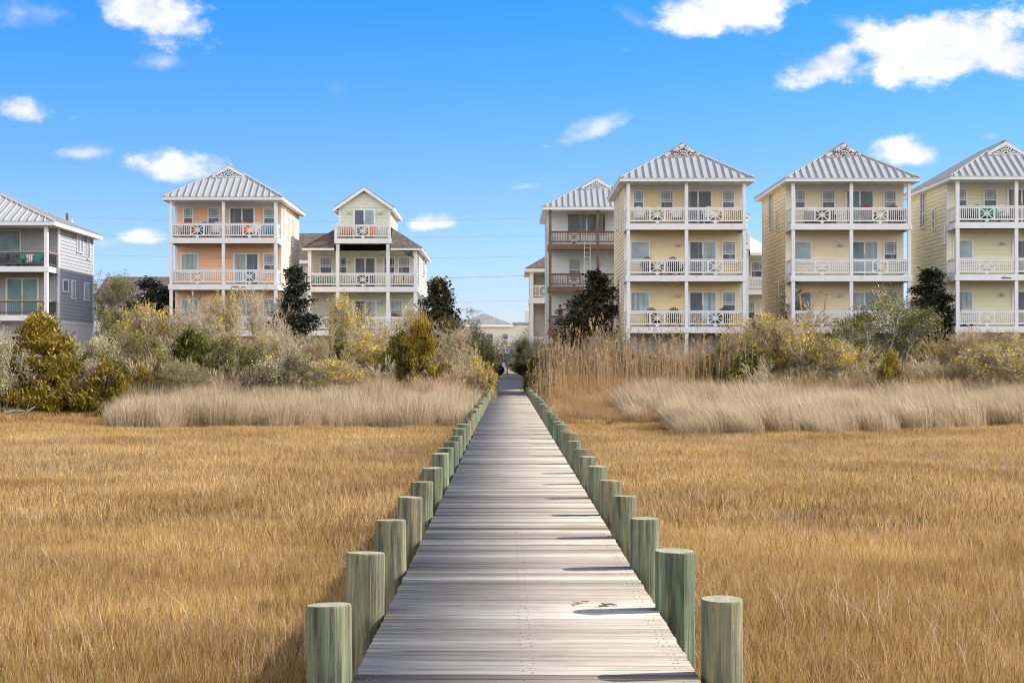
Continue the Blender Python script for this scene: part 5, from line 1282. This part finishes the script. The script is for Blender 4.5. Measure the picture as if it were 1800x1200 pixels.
def sign():
    Y = 128; x, _, zt = at(891.5, 612, Y); g = float(gz(x, Y))
    t = thing('sign_post', 'wooden signpost with a white sign beyond the boardwalk end', 'sign', (x, Y, g)); h = zt-g
    b = MB(); b.box(-.05, .05, -.05, .05, 0, h); b.build('post', M['greytimber'], t)
    b = MB(); b.box(-.15, .15, -.075, -.052, h-.40, h+.02); f = b.build('sign_board', M['white'], t)
    b = MB(); b.box(-.03, .03, -.08, -.0755, h-.3, h-.06); b.box(-.07, .07, -.08, -.0755, h-.12, h-.06); b.build('sign_symbol', M['black'], f)
    b = MB(); b.box(.0, .22, -.075, -.052, h-.95, h-.45); b.build('sign_board', M['c_teal'], t)
    x, _, z = at(886, 662, 131); b = MB(); b.slab([(-.12, 0, 0), (.12, 0, 0), (.05, 0, .78), (-.16, 0, .75)], (0, .1, 0)); b.box(-.18, .08, -.02, .12, .781, .84)
    tag(b.build('bollard', M['white'], None, loc=(x, 131, float(gz(x, 131)))), 'short white marker post leaning beside the signpost', 'post')
sign()
def van():
    Y = 112; x = at(206, 600, Y)[0]; g = float(gz(x, Y)); h = at(0, 597, Y)[2]-g
    t = thing('parked_van', 'white van parked behind the shrubs, only its roof showing', 'van', (x, Y, g), .15); w_ = .92
    b = MB(); prof = [(-2.4, .45), (-2.45, 1.0), (-1.5, 1.25), (-.9, h-.12), (-.5, h), (2.3, h-.03), (2.45, h-.2), (2.5, .45)]
    for s, q in ((-1, 1), (1, 1)): pass
    vs = []
    for s, k in ((-1, 1.0), (-.86, 1.0)): pass
    P0 = [(-w_ if z < 1.3 else -w_*.88, yy, z) for yy, z in prof]; P1 = [(-p[0], p[1], p[2]) for p in P0]; n = len(prof)
    b.add(P0+P1, [tuple(range(n)), tuple(range(2*n-1, n-1, -1))]+[(i, i+n, (i+1) % n+n, (i+1) % n) for i in range(n)]); o = b.build('body', M['vanpaint'], t)
    bv = o.modifiers.new('bevel', 'BEVEL'); bv.width = .09; bv.segments = 3
    b = MB(); b.slab([(-.72, -1.50, 1.33), (.72, -1.50, 1.33), (.66, -.96, h-.2), (-.66, -.96, h-.2)], (0, -.05, .03)); b.build('windscreen', M['dark'], t)
    for s in (-1, 1):
        b = MB(); b.slab([(s*.90, -.8, 1.4), (s*.90, .4, 1.4), (s*.84, .4, h-.3), (s*.84, -.6, h-.3)], (s*.02, 0, 0)); b.build('side_window', M['dark'], t)
        b = MB(); b.box(s*.75-.1, s*.75+.1, -2.49, -2.42, .75, .92); b.build('headlight', M['fixture'], t)
        for yy in (-1.6, 1.6):
            b = MB(); b.tube((s*.72, yy, .34), (s*.95, yy, .34), .34, n=20); w2 = b.build('wheel', M['black'], t)
            b = MB(); b.tube((s*.951, yy, .34), (s*.965, yy, .34), .2, n=14); b.build('rim', M['metal'], w2)
M['vanpaint'] = paint('white_van_paint', (.62, .65, .70), .25, .03)
van()
def wires():
    Yw = 165
    for px, yt, Y, lb in ((118, 375, Yw, 'brown utility pole rising behind the grey house roof'), (1160, 372, Yw, 'utility pole hidden behind the yellow house carrying the far wires')):
        x, _, z = at(px, yt, Y); g = float(gz(x, Y)); t = thing('utility_pole', lb, 'utility pole', (x, Y, g)); b = MB(); b.tube((0, 0, -.3), (0, 0, z-g), .16, .13, 10); b.build('pole', M['brownwood'], t)
        b = MB(); b.tube((.14, 0, z-g-.75), (.5, 0, z-g-.7), .05, n=6); b.tube((.45, 0, z-g-.9), (.45, 0, z-g-.55), .09, n=8); b.build('insulator', M['fixture'], t)
    W_ = [([(118, 381), (420, 391), (700, 389), (1160, 379)], .028, 'uppermost thin power line, level with the top balcony of the peach house'), ([(118, 413), (440, 419), (800, 417), (1160, 410)], .024, 'second power line from the top behind the houses'),
          ([(118, 447), (440, 455), (800, 453), (1160, 446)], .024, 'third power line from the top behind the houses'), ([(118, 491), (500, 495), (840, 487), (1160, 478)], .045, 'thick dark power line crossing the gap between the houses'),
          ([(118, 526), (500, 533), (850, 530), (1160, 522)], .018, 'lowest faint power line above the distant house roof')]
    for pts, r_, lb in W_:
        xs = np.linspace(pts[0][0], pts[-1][0], 25); ys = np.interp(xs, [p[0] for p in pts], [p[1] for p in pts]); k = np.array([.25, .5, .25]); ys[1:-1] = np.convolve(ys, k, 'same')[1:-1]
        b = MB(); P = [at(a, c, Yw) for a, c in zip(xs, ys)]
        for i in range(24): b.tube(P[i], P[i+1], r_*.62, n=5, cap=False)
        tag(b.build('power_line', M['wire']), lb, 'power line', 'power lines behind the houses')
M['wire'] = paint('aluminium_cable', (.36, .40, .45), .6, .1)
wires()
def hammocks():
    Y = Y6+.9; x0, _, z0 = at(1402, 519, Y); x1, _, z1 = at(1456, 521, Y); t = thing('hammock_stand', 'curved wooden hammock stand on the lowest cream house balcony', 'hammock stand', ((x0+x1)/2, Y, D1)); hw = (x1-x0)/2
    b = MB(); n = 14; pr = []
    for i in range(n+1): a = -1+2*i/n; pr.append((a*hw, 0, z0-D1+.28*(1-a*a)))
    for i in range(n): b.bar(pr[i], pr[i+1], .1, .1)
    b.build('arch', M['oakwood'], t)
    for s in (-1, 1):
        b = MB(); b.bar((s*hw*.86, 0, z0-D1+.05), (s*hw*.62, 0, 0), .1, .1, (0, 1, 0)); b.build('leg', M['oakwood'], t)
    b = MB(); b.bar((-hw*.8, 0, .05), (hw*.8, 0, .05), .1, .1); b.build('foot_beam', M['oakwood'], t)
    Y = Y3+.5; p = Vector(at(728, 521, Y)); q = Vector(at(683, 548, Y+.8)); t = thing('hammock', 'pale hanging hammock slung across the lowest corner bay of the sage house', 'hammock', tuple((p+q)/2)); c = (p+q)/2
    b = MB(); b.tube(p-c, (p-c)*.45+Vector((0, 0, -.35)), .02, n=6); b.tube(q-c, (q-c)*.45+Vector((0, 0, -.35)), .02, n=6); b.build('rope', M['trim'], t)
    a0, a1 = (p-c)*.45+Vector((0, 0, -.35)), (q-c)*.45+Vector((0, 0, -.35)); b = MB(); n = 8
    L_ = []
    for i in range(n+1):
        f = i/n; m_ = a0*(1-f)+a1*f; sg = -.32*4*f*(1-f); w2 = .08+.3*4*f*(1-f); L_.append([(m_.x, m_.y-w2, m_.z+sg+.1), (m_.x, m_.y, m_.z+sg), (m_.x, m_.y+w2, m_.z+sg+.1)])
    for i in range(n):
        for k in range(2): b.slab([L_[i][k], L_[i+1][k], L_[i+1][k+1], L_[i][k+1]], (0, 0, -.02))
    b.build('cloth', M['c_whitechair'], t)
    x, _, z = at(718.5, 444, Y3-.1); t = thing('round_lantern', 'round dark lantern fixed near the corner post of the sage tower house', 'lantern', (x, Y3-.1, z))
    b = MB(); b.lathe((0, 0, 0), [(.06, -.24), (.2, -.15), (.25, 0), (.2, .15), (.06, .24)], 14); b.build('shade', M['c_charcoal'], t, smooth=True)
    b = MB(); b.tube((.12, 0, -.15), (.36, .15, -.36), .03, n=6); b.tube((0, 0, .22), (.0, .1, .36), .015, n=6); b.build('bracket', M['c_charcoal'], t)
    Y = Y3+.3; t = thing('string_lights', 'string of small bulbs hung under the sage house middle balcony', 'string lights', at(640, 515, Y)); o = Vector(at(640, 515, Y)); b = MB(); bl = MB(); pts = [at(a, 514+2.5*abs(math.sin((a-597)/28.)), Y) for a in range(597, 728, 7)]
    for i in range(len(pts)-1): b.tube(Vector(pts[i])-o, Vector(pts[i+1])-o, .008, n=4)
    b.build('cord', M['black'], t)
    for p in pts[::4]: bl = MB(); bl.lathe(Vector(p)-o, [(.02, -.02), (.045, -.08), (.02, -.13)], 8); bl.build('bulb', M['c_tan'], t)
hammocks()
def lattice():
    t = thing('lattice_screen', 'brown lattice screen under the lowest blue-grey house balcony', 'screen', (X4+.25, Y4+.12, 2.55)); b = MB()
    b.box(0, 3.0, -.02, .02, .82, .9); b.box(0, 3.0, -.02, .02, 0, .08)
    for i in range(13): b.box(.04+i*.24, .10+i*.24, -.015, .01, .081, .819)
    for i in range(3): b.box(0, 3.0, .0105, .03, .2+i*.22, .26+i*.22)
    b.build('lattice', M['brownwood'], t)
    b = MB(); pts = [(0, 0, .05), (.5, .1, .16), (1.0, 0, .12), (1.35, .15, .34)]
    for i in range(3): b.tube(pts[i], pts[i+1], .09-.02*i, .07-.02*i, 7)
    b.tube(pts[1], (.75, -.3, .5), .04, .015, 6); b.tube(pts[2], (1.2, -.2, .6), .03, .01, 6)
    x, _, z = at(8, 726, 77.5); tag(b.build('driftwood_branch', M['bark'], None, loc=(x, 77.5, float(gz(x, 77.5))+.3)), 'dark fallen branch lying in the grass at the left edge', 'branch')
lattice()

def stains():
    for hx, hy, px, z, w_ in ((X2, Y2, 418, 6.53, .75), (X7, Y7, 1768, 6.5, .45)):
        host = [o for o in bpy.data.objects if o.parent and o.name.startswith('balcony') and abs(o.parent.location.x-hx) < .01 and abs(max(v.co.z for v in o.data.vertices)-6.694) < .02]
        if not host: continue
        b = MB(); x = (px-893)*hy/3000-hx; rng = random.Random(4)
        for k in range(9):
            u = x+rng.uniform(-w_/2, w_/2); b.box(u-rng.uniform(.03, .12), u+rng.uniform(.03, .12), -.0435-.0005*k, -.041, z-.03-rng.random()*.03, z+.01+rng.random()*.04)
        b.build('rotten_patch', M['brownwood'], host[0])
stains()
